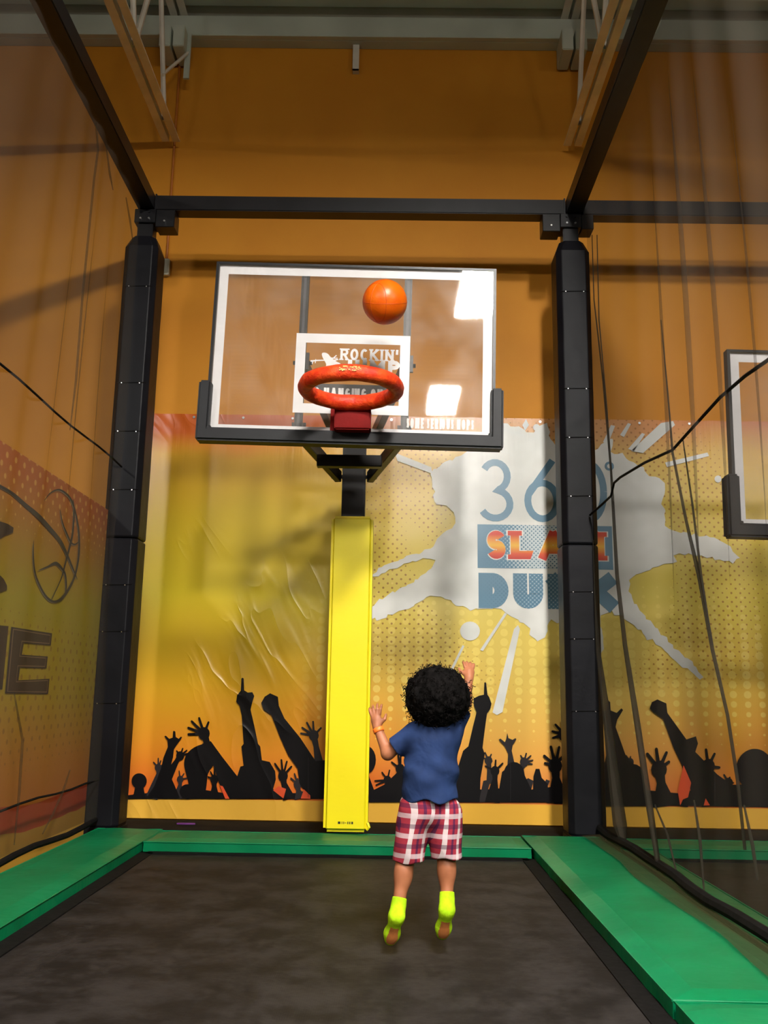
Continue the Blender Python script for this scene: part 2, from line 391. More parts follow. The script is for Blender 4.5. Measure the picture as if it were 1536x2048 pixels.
# ------------------------------------------------------------------ padded posts and overhead beams
def post(x, lab, lean=1):
    Y = POST_Y; r = empty('padded_post', (x, Y, 0)); tag(r, lab, 'post', 'padded frame posts')
    part('steel_column', MB().box((x-0.055, Y-0.055, 0.0), (x+0.055, Y+0.055, 4.24)), 'black_steel', r, bevel=0.006)
    def sleeve(z0, z1, taper):
        mb = MB(); w, d = 0.117, 0.125; c = 0.035
        def ring(s, z): return [(x-w*s+c, Y-d*s, z), (x+w*s-c, Y-d*s, z), (x+w*s, Y-d*s+c, z), (x+w*s, Y+d*s-c, z), (x+w*s-c, Y+d*s, z), (x-w*s+c, Y+d*s, z), (x-w*s, Y+d*s-c, z), (x-w*s, Y-d*s+c, z)]
        zs = [z0, z0+0.012]; ss = [0.96, 1.0]; k = int((z1-z0)/0.12)
        for i in range(1, k): zs.append(z0+(z1-z0)*i/k); ss.append(1.0+0.012*mnoise.noise(Vector((x*5, i*0.7, z0))))
        if taper: zs += [z1-0.09, z1]; ss += [1.0, 0.72]
        else: zs += [z1-0.012, z1]; ss += [1.0, 0.96]
        vs = []; fs = []
        for s, z in zip(ss, zs): vs += ring(s, z)
        for i in range(len(zs)-1):
            for j in range(8): fs.append((i*8+j, i*8+(j+1) % 8, i*8+8+(j+1) % 8, i*8+8+j))
        fs += [tuple(range(7, -1, -1)), tuple(range(len(zs)*8-8, len(zs)*8))]
        return mb.add(vs, fs)
    lo = part('lower_pad', sleeve(0.055, 1.86, False), 'black_vinyl', r, bevel=0.004, seg=1)
    hi = part('upper_pad', sleeve(1.865, 4.02, True), 'black_vinyl', r, bevel=0.004, seg=1)
    for z, pr_ in ((3.62, hi), (2.92, hi), (2.58, hi), (2.18, hi), (1.55, lo), (1.25, lo), (0.8, lo)):
        part('lacing', MB().tube([(x-0.09, Y-0.127, z), (x+0.085, Y-0.127, z+0.004), (x+0.108, Y-0.09, z+0.01)], 0.003, 5), 'rope', r)
        for dx in (-0.06, 0.062):
            part('rivet', MB().tube([(x+dx, Y-0.130, z), (x+dx, Y-0.124, z)], 0.004, 8), 'rivet', r)
    part('base_shoe', MB().box((x-0.115, Y-0.13, 0.0), (x+0.115, Y+0.13, 0.055)), 'black_vinyl', r, bevel=0.01)
    # corner bracket with bolts
    b = part('bracket', MB().box((x-0.075, Y-0.075, 4.13), (x+0.075, Y+0.07, 4.235)).box((x+0.075 if lean > 0 else x-0.20, Y-0.07, 4.10), (x+0.21 if lean > 0 else x-0.075, Y+0.06, 4.232)), 'black_steel', r, bevel=0.004, seg=1)
    if lean < 0: part('bracket', MB().box((x+0.075, Y-0.07, 4.12), (x+0.16, Y+0.06, 4.232)), 'black_steel', r, bevel=0.004, seg=1)
    for dx, dz in ((-0.03, 4.16), (0.03, 4.16), (-0.03, 4.21), (0.03, 4.21), (0.14*lean, 4.14)):
        part('bolt', MB().tube([(x+dx, Y-0.083, dz), (x+dx, Y-0.072, dz)], 0.008, 6), 'rivet', r) if dx > 0.1 or dz < 4.2 else part('bolt', MB().tube([(x+dx, Y-0.083, dz), (x+dx, Y-0.072, dz)], 0.008, 6), 'black_steel', r)
    return r
PLX, PRX = -1.785, 1.255
post(PLX, 'black padded steel post at the left end of the overhead beam', 1)
post(PRX-0.028, 'black padded steel post to the right of the backboard', -1)
post(4.32, 'black padded steel post of the next court, out beyond the right net', -1)
def beam(name, p, q, lab, w=0.115):
    r = empty(name, p); tag(r, lab, 'beam', 'black overhead frame beams')
    part('tube', MB().bar(p, q, w, w), 'black_steel', r, bevel=0.006)
    d = (Vector(q)-Vector(p)).normalized()
    for e in (p, q):
        c = Vector(e)+d*(0.006 if e == p else -0.006)
        part('end_plate', MB().bar(c-d*0.005, c+d*0.005, w+0.012, w+0.012), 'black_steel', r)
    return r
BZ = 4.295
beam('overhead_beam', (PLX+0.06, POST_Y, BZ), (PRX-0.062, POST_Y, BZ), 'black square cross beam above the glass backboard')
beam('overhead_beam', (PRX+0.062, POST_Y, BZ), (4.25, POST_Y, BZ), 'black cross beam running right from the right post, behind the net')
beam('overhead_beam', (PLX, POST_Y+0.058, BZ), (PLX, 0.8, BZ), 'black overhead beam running toward the camera above the left net')
beam('overhead_beam', (PRX, POST_Y+0.058, BZ), (PRX, 0.8, BZ), 'black overhead beam running toward the camera above the right net')
for x, lab in ((PLX, 'black front post of the frame, left of the camera'), (PRX, 'black front post of the frame, right of the camera')):
    r = empty('frame_post', (x, 0.74, 0)); tag(r, lab, 'post')
    part('steel_column', MB().box((x-0.055, 0.685, -0.03), (x+0.055, 0.795, 4.35)), 'black_steel', r, bevel=0.006)
    part('foot_plate', MB().box((x-0.10, 0.64, -0.03), (x+0.10, 0.84, -0.015)), 'black_steel', r)
# ------------------------------------------------------------------ printed artwork helpers (flat print on real sheets)
def tess(polys, place, name, away=Vector((0, -1, 0))):
    vs = []; fs = []; npl = 0; eps = min(0.00004, 0.0006/max(1, len(polys)))
    for pl in polys:
        pts = [Vector((a, b, 0)) for a, b in pl]; o0 = len(vs)
        lift = away*(eps*(len(fs) and npl)); npl += 1
        vs += [place(a, b)+lift for a, b in pl]
        for t in tessellate_polygon([pts]):
            a, b, c = (pts[i] for i in t)
            if (b-a).cross(c-a).z < 0: t = (t[0], t[2], t[1])
            fs.append(tuple(i+o0 for i in t))
    me = bpy.data.meshes.new(name); me.from_pydata([tuple(v) for v in vs], [], fs); me.update(); return me
def ribbon(pts, w):
    n = len(pts); ws = w if isinstance(w, (list, tuple)) else [w]*n; L = []; Rr = []
    for i, (x, y) in enumerate(pts):
        a = pts[max(i-1, 0)]; b = pts[min(i+1, n-1)]
        dx, dy = b[0]-a[0], b[1]-a[1]; l = math.hypot(dx, dy) or 1
        nx, ny = -dy/l*ws[i]/2, dx/l*ws[i]/2
        L.append((x+nx, y+ny)); Rr.append((x-nx, y-ny))
    return [[L[i], L[i+1], Rr[i+1], Rr[i]] for i in range(n-1)]
def arc(cx, cy, rx, ry, a0, a1, n=14):
    return [(cx+rx*math.cos(math.radians(a0+(a1-a0)*i/n)), cy+ry*math.sin(math.radians(a0+(a1-a0)*i/n))) for i in range(n+1)]
GLYPH = {
 'S': (0.62, [arc(.5, .74, .45, .26, 25, 270)+arc(.5, .26, .45, .26, 90, -155)[1:]], []),
 '3': (0.62, [arc(.45, .75, .42, .25, 150, -90)+arc(.45, .25, .5, .25, 90, -150)[1:]], []),
 '6': (0.66, [[(.78, 1), (.13, .48)], arc(.5, .32, .46, .32, 0, 360, 24)], []),
 '0': (0.66, [arc(.5, .5, .46, .5, 0, 360, 28)], []),
 'O': (0.85, [arc(.5, .5, .5, .5, 0, 360, 24)], []),
 'C': (0.80, [arc(.52, .5, .5, .5, 45, 315, 20)], []),
 'G': (0.85, [arc(.52, .5, .5, .5, 45, 330, 20)+[(.95, .45)], [(.62, .45), (.98, .45)]], []),
 'D': (0.85, [[(0, 0), (0, 1)], [(0, 1), (.4, 1)]+arc(.45, .5, .55, .5, 88, -88, 12)+[(.4, 0), (0, 0)]], []),
 'U': (0.85, [[(0, 1), (0, .38)]+arc(.5, .38, .5, .38, 180, 360, 12)+[(1, .38), (1, 1)]], []),
 'N': (0.90, [[(0, 0), (0, 1)], [(.02, .95), (.98, .05)], [(1, 0), (1, 1)]], [0, 1]),
 'K': (0.90, [[(0, 0), (0, 1)], [(.05, .42), (.95, 1)], [(.30, .55), (1, 0)]], [0, 1]),
 'L': (0.75, [[(0, 0), (0, 1)], [(0, 0), (1, 0), (1, .22)]], [0]),
 'A': (1.05, [[(.06, 0), (.46, 1)], [(.54, 1), (.94, 0)], [(.25, .30), (.75, .30)]], []),
 'M': (1.10, [[(0, 0), (0, 1)], [(.04, .95), (.5, .2)], [(.5, .2), (.96, .95)], [(1, 0), (1, 1)]], [0, 1]),
 'R': (0.85, [[(0, 0), (0, 1)], [(0, 1), (.5, 1)]+arc(.55, .74, .42, .26, 88, -88, 10)+[(.5, .48), (0, .48)], [(.5, .48), (1, 0)]], [0, 1]),
 'P': (0.85, [[(0, 0), (0, 1)], [(0, 1), (.5, 1)]+arc(.55, .72, .45, .28, 88, -88, 10)+[(.5, .44), (0, .44)]], [0]),
 'I': (0.22, [[(.5, 0), (.5, 1)]], [.5]),
 'J': (0.70, [[(1, 1), (1, .3)]+arc(.5, .3, .5, .3, 0, -180, 10)], [1]),
 'H': (0.90, [[(0, 0), (0, 1)], [(1, 0), (1, 1)], [(0, .5), (1, .5)]], []),
 'E': (0.72, [[(0, 0), (0, 1)], [(0, 1), (1, 1)], [(0, .5), (.85, .5)], [(0, 0), (1, 0)]], []),
 "'": (0.16, [[(.6, 1), (.3, .72)]], []),
}
def text_polys(s, x0, z0, wid, hgt, th, serif=0.0, gap=0.18):
    """bold block lettering fitted in a box; th = stroke as a fraction of the height"""
    tot = 0
    for ch in s: tot += (0.5 if ch == ' ' else GLYPH[ch][0]+gap+serif*0.5)
    sx = wid/(tot-gap); out = []; cx = x0; t = th*hgt
    for ch in s:
        if ch == ' ': cx += 0.5*sx; continue
        w, strokes, stems = GLYPH[ch]; w += serif*0.5; W = max(w*sx, t)
        def T(u, v): return (cx+t/2+u*max(W-t, 0), z0+t/2+v*(hgt-t))
        for st in strokes:
            pts = [T(u, v) for u, v in st]
            def ext(a, b):
                l = math.hypot(a[0]-b[0], a[1]-b[1]) or 1
                return (a[0]+(a[0]-b[0])/l*t/2, a[1]+(a[1]-b[1])/l*t/2)
            closed = math.hypot(pts[0][0]-pts[-1][0], pts[0][1]-pts[-1][1]) < 1e-6
            if not closed and len(st) == 2: pts = [ext(pts[0], pts[1]), pts[1]]; pts = [pts[0], ext(pts[1], pts[0])]
            if ch in 'UJ': pts[0] = (pts[0][0], z0+hgt); 
            if ch == 'U': pts[-1] = (pts[-1][0], z0+hgt)
            out += ribbon(pts, t)
        if serif:
            for u in stems:
                for v in (0, 1):
                    a, b = T(u, v); hh = t*0.55; ww = t*(0.5+serif)
                    zz = z0 if v == 0 else z0+hgt-hh
                    out.append([(a-ww, zz), (a+ww, zz), (a+ww, zz+hh), (a-ww, zz+hh)])
        cx += (w+gap)*sx
    return out
def ellipse(cx, cy, rx, ry, n=20): return [(cx+rx*math.cos(2*math.pi*i/n), cy+ry*math.sin(2*math.pi*i/n)) for i in range(n)]
def blob(pts, it=2):     # corner-cutting smooth of a closed polygon
    for _ in range(it):
        q = []
        for i in range(len(pts)):
            a, b = pts[i], pts[(i+1) % len(pts)]
            q += [(a[0]*.75+b[0]*.25, a[1]*.75+b[1]*.25), (a[0]*.25+b[0]*.75, a[1]*.25+b[1]*.75)]
        pts = q
    return pts

# ------------------------------------------------------------------ big printed banner on the back wall
def crease_normal(t, k=1.0):
    v = t.pos(); x, y, z = t.sep(v)
    u = t.m('ADD', t.m('MULTIPLY', x, 0.85), t.m('MULTIPLY', z, 0.52)); w = t.m('SUBTRACT', t.m('MULTIPLY', z, 0.85), t.m('MULTIPLY', x, 0.52))
    n1 = t.noise(t.comb(t.m('MULTIPLY', u, 2.6), t.m('MULTIPLY', w, 0.8), 0.0), 1.6, 2, 0.5, 0.5)
    rid = t.m('SUBTRACT', 1.0, t.m('ABSOLUTE', t.m('MULTIPLY_ADD', n1, 4.0, -2.0)), clamp=True)
    rid = t.m('POWER', rid, 3.0)
    lm = t.m('SUBTRACT', 1.0, t.ss(x, -1.0, -0.1))
    n2 = t.noise(t.comb(t.m('MULTIPLY', x, 18.0), 0.0, t.m('MULTIPLY', z, 1.6)), 1.5, 3, 0.55)
    topm = t.ss(z, 2.1, 2.85)
    n3 = t.noise(v, 2.2, 3, 0.5, 0.3)
    h = t.m('ADD', t.m('MULTIPLY', t.m('MULTIPLY', t.m('MULTIPLY', rid, lm), t.ss(t.noise(v, 1.3, 1), 0.42, 0.6)), 1.0), t.m('MULTIPLY', t.m('MULTIPLY', n2, topm), 0.35))
    h = t.m('ADD', h, t.m('MULTIPLY', n3, 0.8))
    return t.bump(h, 0.5*k, 0.011)
def banner_build(t, p):
    v = t.pos(); x, y, z = t.sep(v)
    x = t.m('DIVIDE', x, 1.0522); z = t.m('MULTIPLY_ADD', t.m('SUBTRACT', z, 0.9), 1/1.0522, 0.9)
    n = t.noise(v, 1.1, 2, 0.5)
    k = t.m('DIVIDE', t.m('SUBTRACT', t.m('ADD', z, t.m('MULTIPLY_ADD', n, 0.5, -0.25)), 0.18), 2.67)
    c = t.ramp(k, [(0.02, rgb(224, 108, 36)), (0.13, rgb(232, 146, 36)), (0.28, rgb(224, 172, 34)), (0.52, rgb(226, 200, 42)), (0.72, rgb(220, 186, 40)), (0.90, rgb(218, 164, 38)), (0.985, rgb(206, 98, 34))])
    # paler, washed yellow round the splash
    d = t.m('SQRT', t.m('ADD', t.m('POWER', t.m('SUBTRACT', x, 1.15), 2.0), t.m('POWER', t.m('SUBTRACT', z, 1.75), 2.0)))
    c = t.mix(t.m('MULTIPLY', t.m('SUBTRACT', 1.0, t.ss(d, 0.6, 2.1)), 0.42), c, rgb(246, 226, 140))
    # large pale halftone dots, shrinking downward
    def dots(px, pz, r, rot=0.0):
        a, b = (x, z) if not rot else (t.m('ADD', x, z), t.m('SUBTRACT', x, z))
        fx = t.m('SUBTRACT', t.m('FRACT', t.m('DIVIDE', t.m('ADD', a, 50.0), px)), 0.5); fz = t.m('SUBTRACT', t.m('FRACT', t.m('DIVIDE', t.m('ADD', b, 50.0), pz)), 0.5)
        dd = t.m('SQRT', t.m('ADD', t.m('POWER', t.m('MULTIPLY', fx, px), 2.0), t.m('POWER', t.m('MULTIPLY', fz, pz), 2.0)))
        q = t.m('DIVIDE', t.m('SUBTRACT', r, dd), 0.004); 
        return t.m('MAXIMUM', t.m('MINIMUM', q, 1.0), 0.0)
    rad = t.m('MULTIPLY', t.ss(z, 0.40, 1.05), 0.030)
    rad = t.m('SUBTRACT', rad, t.m('MULTIPLY', t.ss(z, 1.2, 1.9), 0.03))
    big = t.m('MULTIPLY', dots(0.097, 0.066, rad), t.m('MULTIPLY', t.ss(x, -0.75, -0.1), 0.55))
    c = t.mix(big, c, rgb(250, 226, 120))
    # fine brown dots near the splash
    ring = t.m('MULTIPLY', t.ss(d, 0.70, 0.95), t.m('SUBTRACT', 1.0, t.ss(d, 1.2, 1.75)))
    fine = t.m('MULTIPLY', dots(0.062, 0.062, t.m('MULTIPLY', ring, t.m('MULTIPLY', t.ss(t.noise(v, 2.2, 2), 0.34, 0.50), 0.0125)), 1), t.m('MULTIPLY', t.ss(z, 0.85, 1.15), 0.8))
    c = t.mix(fine, c, rgb(164, 104, 36))
    # plain strip at the foot
    strip = t.m('LESS_THAN', z, 0.181)
    c = t.mix(strip, c, rgb(232, 178, 66))
    t.link(c, p.inputs['Base Color']); t.link(crease_normal(t), p.inputs['Normal'])
M['banner'] = mat('printed_vinyl_banner', rough=0.30, spec=0.5, build=banner_build)
def ink(name, c, rough=0.34, spec=0.5): return mat(name, c, rough, 0, spec, lambda t, p: t.link(crease_normal(t), p.inputs['Normal']))
M['p_black'] = ink('banner_black', (0.0055, 0.0045, 0.0055, 1), 0.34, 0.22); M['p_grey'] = ink('banner_charcoal', (0.028, 0.024, 0.026, 1), 0.34, 0.22)
M['p_red'] = ink('banner_red', rgb(226, 84, 44))
def splash_build(t, p):
    v = t.pos(); f = t.noise(v, 1.7, 3, 0.6)
    t.link(t.mix(t.ss(f, 0.35, 0.7), rgb(214, 214, 208), rgb(240, 240, 236)), p.inputs['Base Color']); t.link(crease_normal(t), p.inputs['Normal'])
M['p_white'] = mat('banner_white', rough=0.32, build=splash_build)
def blue_build(t, p, lo=0.24):
    v = t.pos(); x, y, z = t.sep(v); u, w = t.m('ADD', x, z), t.m('SUBTRACT', x, z); P = 0.030
    fx = t.m('SUBTRACT', t.m('FRACT', t.m('DIVIDE', t.m('ADD', u, 50.0), P)), 0.5); fz = t.m('SUBTRACT', t.m('FRACT', t.m('DIVIDE', t.m('ADD', w, 50.0), P)), 0.5)
    dd = t.m('SQRT', t.m('ADD', t.m('POWER', fx, 2.0), t.m('POWER', fz, 2.0)))
    a = t.m('ADD', t.m('ABSOLUTE', t.m('SUBTRACT', x, 1.10)), t.m('MULTIPLY', t.noise(v, 3, 2), 0.12))
    r = t.m('MULTIPLY_ADD', t.ss(a, 0.10, 0.50), 0.74-lo, lo)
    inside = t.m('LESS_THAN', dd, r)
    c = t.mix(inside, rgb(196, 208, 212), rgb(96, 138, 164))
    dark = t.m('MULTIPLY', t.m('LESS_THAN', dd, 0.20), t.m('SUBTRACT', 1.0, t.ss(a, 0.2, 0.55)))
    c = t.mix(t.m('MULTIPLY', dark, 0.6), c, rgb(54, 88, 108))
    t.link(c, p.inputs['Base Color']); t.link(crease_normal(t), p.inputs['Normal'])
M['p_blue_solid'] = mat('banner_blue', rgb(92, 134, 160), 0.32, build=lambda t, p: t.link(crease_normal(t), p.inputs['Normal']))
M['p_blue'] = mat('banner_blue_halftone', rough=0.32, build=blue_build)
M['p_blue_dark'] = mat('banner_blue_dotted', rough=0.32, build=lambda t, p: blue_build(t, p, 0.56))
def flame_build(t, p):
    x, y, z = t.sep(t.pos())
    k = t.m('DIVIDE', t.m('SUBTRACT', z, 1.886), 0.18)
    t.link(t.ramp(k, [(0.0, rgb(206, 50, 24)), (0.16, rgb(226, 84, 30)), (0.5, rgb(246, 186, 50)), (0.72, rgb(240, 146, 40)), (0.95, rgb(216, 60, 26))]), p.inputs['Base Color']); t.link(crease_normal(t), p.inputs['Normal'])
M['p_flame'] = mat('banner_flame_gradient', rough=0.32, build=flame_build)

BY = WALL_Y-0.022; BX0, BX1 = -1.96, 3.8
bn = empty('wall_banner', (0.4, BY, 0.006)); tag(bn, 'large glossy orange and yellow printed banner with cheering crowd on the back wall', 'banner')
mb = MB(); nx, nz = 150, 80; vs = []; fs = []
for j in range(nz+1):
    for i in range(nx+1):
        x = BX0+(BX1-BX0)*i/nx; z = 0.006+(2.957-0.006)*j/nz
        d = 0.004*mnoise.noise(Vector((x*1.5, z*1.1, 3)))+0.002*mnoise.noise(Vector((x*4+z*2, z*2-x, 9)))
        vs.append((x, BY+d, z+(0.006*mnoise.noise(Vector((x*6, 0, 0))) if j == nz else 0)))
for j in range(nz):
    for i in range(nx): a = j*(nx+1)+i; fs.append((a, a+1, a+nx+2, a+nx+1))
part('sheet', MB().add(vs, fs), 'banner', bn, smooth=True)
for i in range(16):
    x = BX0+0.06+(BX1-BX0-0.12)*i/15
    part('grommet', MB().tube([(x, BY-0.010, 2.93), (x, BY-0.004, 2.93)], 0.010, 10), 'rivet', bn)
def wall_px(layer, f=None):
    def P(a, b):
        if f: a, b = f(a, b)
        q = on_y(a, b, BY-0.008-0.0012*layer); return q-bn.location
    return P
def wall_xz(layer):
    return lambda a, b: Vector((a, BY-0.008-0.0012*layer, b))-bn.location
def decal(name, polys, place, m, parent, away=Vector((0, -1, 0))): return link(name, tess(polys, place, name, away), m, parent)

# the white splash with its rays (coordinates surveyed on the wall plane)
SPL = [(862,938),(930,905),(985,870),(1000,846),(1030,850),(1062,868),(1085,845),(1098,846),(1100,880),(1130,900),(1180,905),(1200,893),(1222,872),(1228,888),(1222,905),
       (1250,912),(1262,925),(1282,932),(1292,948),(1328,960),(1332,985),(1322,1002),(1334,1030),(1330,1062),(1450,1078),(1488,1128),(1400,1112),(1348,1106),(1352,1128),(1322,1128),(1300,1140),
       (1262,1152),(1258,1190),(1300,1245),(1410,1352),(1396,1360),(1280,1262),(1232,1222),(1196,1232),(1210,1290),(1200,1312),(1182,1240),(1150,1232),(1120,1244),(1096,1236),(1092,1268),(1078,1285),(1062,1276),
       (1056,1250),(1026,1238),(1008,1222),(985,1216),(950,1220),(918,1214),(892,1198),(862,1190),(800,1222),(742,1246),(742,1206),(800,1180),(866,1136),(872,1112),(800,1130),(744,1160),(744,1144),(800,1118),(868,1098),
       (878,1072),(900,1058),(912,1040),(905,1022),(888,1010),(866,1012),(868,975)]
def ragged(poly, amp, step=7.0):
    out = []
    for i in range(len(poly)):
        (ax, ay), (bx, by) = poly[i], poly[(i+1) % len(poly)]; n_ = max(1, int(math.hypot(bx-ax, by-ay)/step))
        for k in range(n_):
            x, y = ax+(bx-ax)*k/n_, ay+(by-ay)*k/n_
            out.append((x+amp*mnoise.noise(Vector((x*0.11, y*0.11, 1.7))), y+amp*mnoise.noise(Vector((x*0.11, y*0.11, 8.2)))))
    return out
decal('printed_splash', [ragged(blob(SPL, 1), 7.0)], wall_px(0), 'p_white', bn)
RAYS = [[(789,905),(862,934),(866,948),(795,922)], [(1262,902),(1322,846),(1346,842),(1350,850),(1286,906)], [(1256,898),(1284,866),(1290,868),(1268,902)], [(1206,884),(1222,850),(1230,852),(1216,888)], [(1240,870),(1256,846),(1262,848),(1248,874)],
        [(985,1425),(1028,1258),(1036,1250),(1040,1258),(1005,1424),(994,1430)], [(960,1300),(1010,1225),(1014,1228),(966,1302)], [(900,1340),(925,1290),(929,1292),(905,1342)], [(1330,925),(1415,905),(1418,912),(1334,934)], [(1045,850),(1052,838),(1058,850),(1050,862)]]
for r_ in RAYS: decal('printed_ray', [r_], wall_px(1), 'p_white', bn)
decal('printed_spot', [ellipse(940, 1262, 20, 19)], wall_px(1), 'p_white', bn)
decal('printed_spot', [ellipse(1073, 855, 7, 7)], wall_px(1), 'p_white', bn); decal('printed_spot', [ellipse(1436, 958, 7, 7)], wall_px(1), 'p_white', bn)
# lettering: 360°, SLAM, DUNK
def box_xz(x0, y0, x1, y1):
    a, b = on_y(x0, y1, BY), on_y(x1, y0, BY); return a.x, a.z, b.x-a.x, b.z-a.z
x0, z0, w, h = box_xz(957, 922, 1214, 1043)
decal('printed_numeral', text_polys('360', x0, z0, w, h, 0.108, gap=0.14), wall_xz(2), 'p_blue_solid', bn)
c_ = on_y(1218, 933, BY); decal('printed_degree_sign', ribbon(arc(c_.x, c_.z, 0.026, 0.026, 0, 360, 20), 0.018), wall_xz(2), 'p_blue_solid', bn)
x0, z0, w, h = box_xz(955, 1053, 1223, 1136)
decal('printed_box', [[(x0, z0), (x0+w, z0), (x0+w, z0+h), (x0, z0+h)]], wall_xz(2), 'p_blue', bn)
x0, z0, w, h = box_xz(973, 1065, 1207, 1118)
decal('printed_word_outline', text_polys('SLAM', x0-0.006, z0-0.008, w+0.012, h+0.014, 0.345, serif=0.32, gap=0.14), wall_xz(3), 'p_white', bn)
decal('printed_word', text_polys('SLAM', x0, z0, w, h, 0.30, serif=0.32, gap=0.18), wall_xz(4), 'p_flame', bn)
x0, z0, w, h = box_xz(957, 1150, 1230, 1216)
decal('printed_word', text_polys('DUNK', x0, z0, w, h, 0.40, gap=0.13), wall_xz(2), 'p_blue_dark', bn)

# the crowd silhouettes
def cA(x, y): return 240+x/3.657, 1340+y/3.657
def cB(x, y): return 730+x/3.339, 1340+y/3.339
def cC(x, y): return 900+x/2.415, 1280+y/2.415
def hand_polys(c, pr_, tips, wrist, base=None, wid=None):
    """open hand: palm disc, tapered fingers to the given tips, forearm down to base"""
    cx, cy = c; out = [ellipse(cx, cy, pr_, pr_*1.15, 14)]
    for tx, ty in tips:
        dx, dy = tx-cx, ty-cy; l = math.hypot(dx, dy)
        a = (cx+dx/l*pr_*0.4, cy+dy/l*pr_*0.4); e = (tx-dx/l*pr_*0.16, ty-dy/l*pr_*0.16)
        out += ribbon([a, e], [pr_*0.50, pr_*0.36]); out.append(ellipse(e[0], e[1], pr_*0.18, pr_*0.18, 8))
    if base:
        w0 = pr_*1.1; w1 = wid or pr_*1.6
        out += ribbon([c, wrist, base], [w0*1.2, w0, w1])
    return out
def figure(polys, f, layer, m): decal('printed_figure', polys, wall_px(layer, f), m, bn)
A = cA
figure([blob(ellipse(140, 812, 57, 58, 14)), [(112, 850), (170, 850), (180, 900), (215, 940), (75, 940), (100, 905)]], A, 6, 'p_black')
figure([[(395,445),(405,450),(408,490),(430,503),(445,487),(455,492),(420,540),(395,578),(388,640),(370,705),(380,800),(440,938),(190,938),(250,850),(300,720),(318,640),(350,562),(347,515),(325,485),(335,480),(360,503),(385,495),(388,448)]], A, 6, 'p_black')
figure(hand_polys((280, 715), 26, [(243, 672), (280, 642), (300, 660), (318, 690)], (280, 760), (230, 938), 90), A, 5, 'p_grey')
figure(hand_polys((440, 628), 30, [(412, 588), (460, 570), (492, 585), (498, 610)], (415, 665), (350, 780), 70), A, 5, 'p_black')
figure(hand_polys((440, 800), 24, [(432, 735), (470, 755), (492, 790)], (440, 840), (420, 938), 70), A, 5, 'p_grey')
figure([blob([(466,680),(480,620),(530,570),(600,540),(660,540),(702,620),(690,690),(640,750),(634,850),(615,938),(500,938),(505,830),(480,750)], 2), ellipse(495, 890, 60, 55)], A, 6, 'p_black')
figure(hand_polys((615, 465), 42, [(494, 470), (494, 420), (520, 370), (577, 345), (650, 376)], (632, 520), (650, 600), 70)+[[(600,540),(664,520),(745,632),(860,780),(965,940),(790,940),(735,850),(680,690)]], A, 7, 'p_black')
figure(hand_polys((690, 800), 30, [(640, 780), (660, 740), (692, 715), (730, 760), (742, 790)], (690, 850), (690, 940), 80), A, 6, 'p_black')
figure([[(888,62),(896,56),(905,62),(908,148),(935,165),(968,162),(982,190),(968,235),(955,290),(985,420),(1010,540),(1026,560),(1038,660),(1095,672),(1135,740),(1140,800),(1120,870),(1195,940),(800,940),(850,800),(880,706),(905,700),(888,560),(905,540),(890,330),(876,262),(850,232),(856,185),(884,150)]], A, 7, 'p_black')
figure([[(1033,240),(1058,195),(1098,170),(1155,196),(1162,262),(1202,352),(1320,498),(1430,665),(1500,660),(1540,940),(1390,940),(1312,830),(1300,722),(1230,622),(1170,490),(1108,330),(1052,292)]], A, 7, 'p_black')
figure(hand_polys((1192, 775), 36, [(1130, 680), (1180, 652), (1222, 664), (1258, 702)], (1200, 830), (1235, 940), 90), A, 7, 'p_black')
figure(hand_polys((1300, 835), 30, [(1247, 788), (1275, 754), (1300, 790)], (1305, 880), (1320, 940), 90), A, 6, 'p_grey')
figure(hand_polys((1418, 480), 36, [(1318, 462), (1328, 418), (1364, 380), (1412, 372), (1474, 420)], (1435, 560), (1470, 760), 80), A, 5, 'p_grey')
figure([[(730,845),(752,850),(800,942),(770,942)], [(1322,940),(1345,872),(1392,918),(1392,942)], [(1160,850),(1215,870),(1195,940),(1120,880)]], A, 8, 'p_red')
figure([[(40,942),(60,915),(200,900),(430,880),(520,860),(640,880),(760,900),(1000,860),(1150,900),(1300,900),(1540,820),(1620,820),(1620,942)]], A, 4, 'p_black')
B = cB
figure([ellipse(5, 600, 68, 95), [(-60,700),(20,690),(60,800),(130,765),(250,650),(420,640),(420,882),(-60,882)]], B, 6, 'p_black')
figure(hand_polys((150, 735), 26, [(112, 680), (165, 665), (62, 740), (70, 770)], (170, 780), (230, 860), 70), B, 5, 'p_black')
figure(hand_polys((235, 660), 30, [(175, 612), (220, 555), (240, 545)], (250, 720), (260, 860), 80), B, 5, 'p_black')
figure([[(797,85),(804,80),(809,88),(818,165),(830,182),(845,225),(836,262),(815,290),(800,400),(785,520),(800,560),(772,720),(765,882),(580,882),(620,650),(655,540),(668,528),(690,510),(720,380),(745,282),(728,240),(725,190),(760,172),(794,165)]], B, 7, 'p_black')
figure([[(950,420),(958,455),(985,466),(1005,455),(1011,463),(986,502),(980,540),(1002,640),(950,650),(956,560),(935,512),(893,465),(905,458),(934,482),(943,460)]], B, 6, 'p_grey')
figure([ellipse(995, 690, 68, 76), [(880,882),(915,680),(990,625),(1060,690),(1112,800),(1125,882)]], B, 7, 'p_black')
figure(hand_polys((1062, 615), 28, [(1038, 568), (1078, 553), (1110, 570), (1124, 602), (1120, 630)], (1045, 660), (1040, 720), 60), B, 5, 'p_grey')
figure(hand_polys((1270, 640), 46, [(1192, 568), (1196, 620), (1240, 505), (1298, 508), (1335, 560)], (1275, 720), (1290, 882), 150), B, 7, 'p_black')
figure(hand_polys((868, 675), 30, [(800, 640), (873, 598), (905, 640), (922, 620)], (868, 730), (850, 882), 100), B, 6, 'p_black')
figure(hand_polys((825, 605), 26, [(788, 585), (800, 548), (845, 560), (852, 610)], (830, 660), (840, 760), 60), B, 5, 'p_grey')
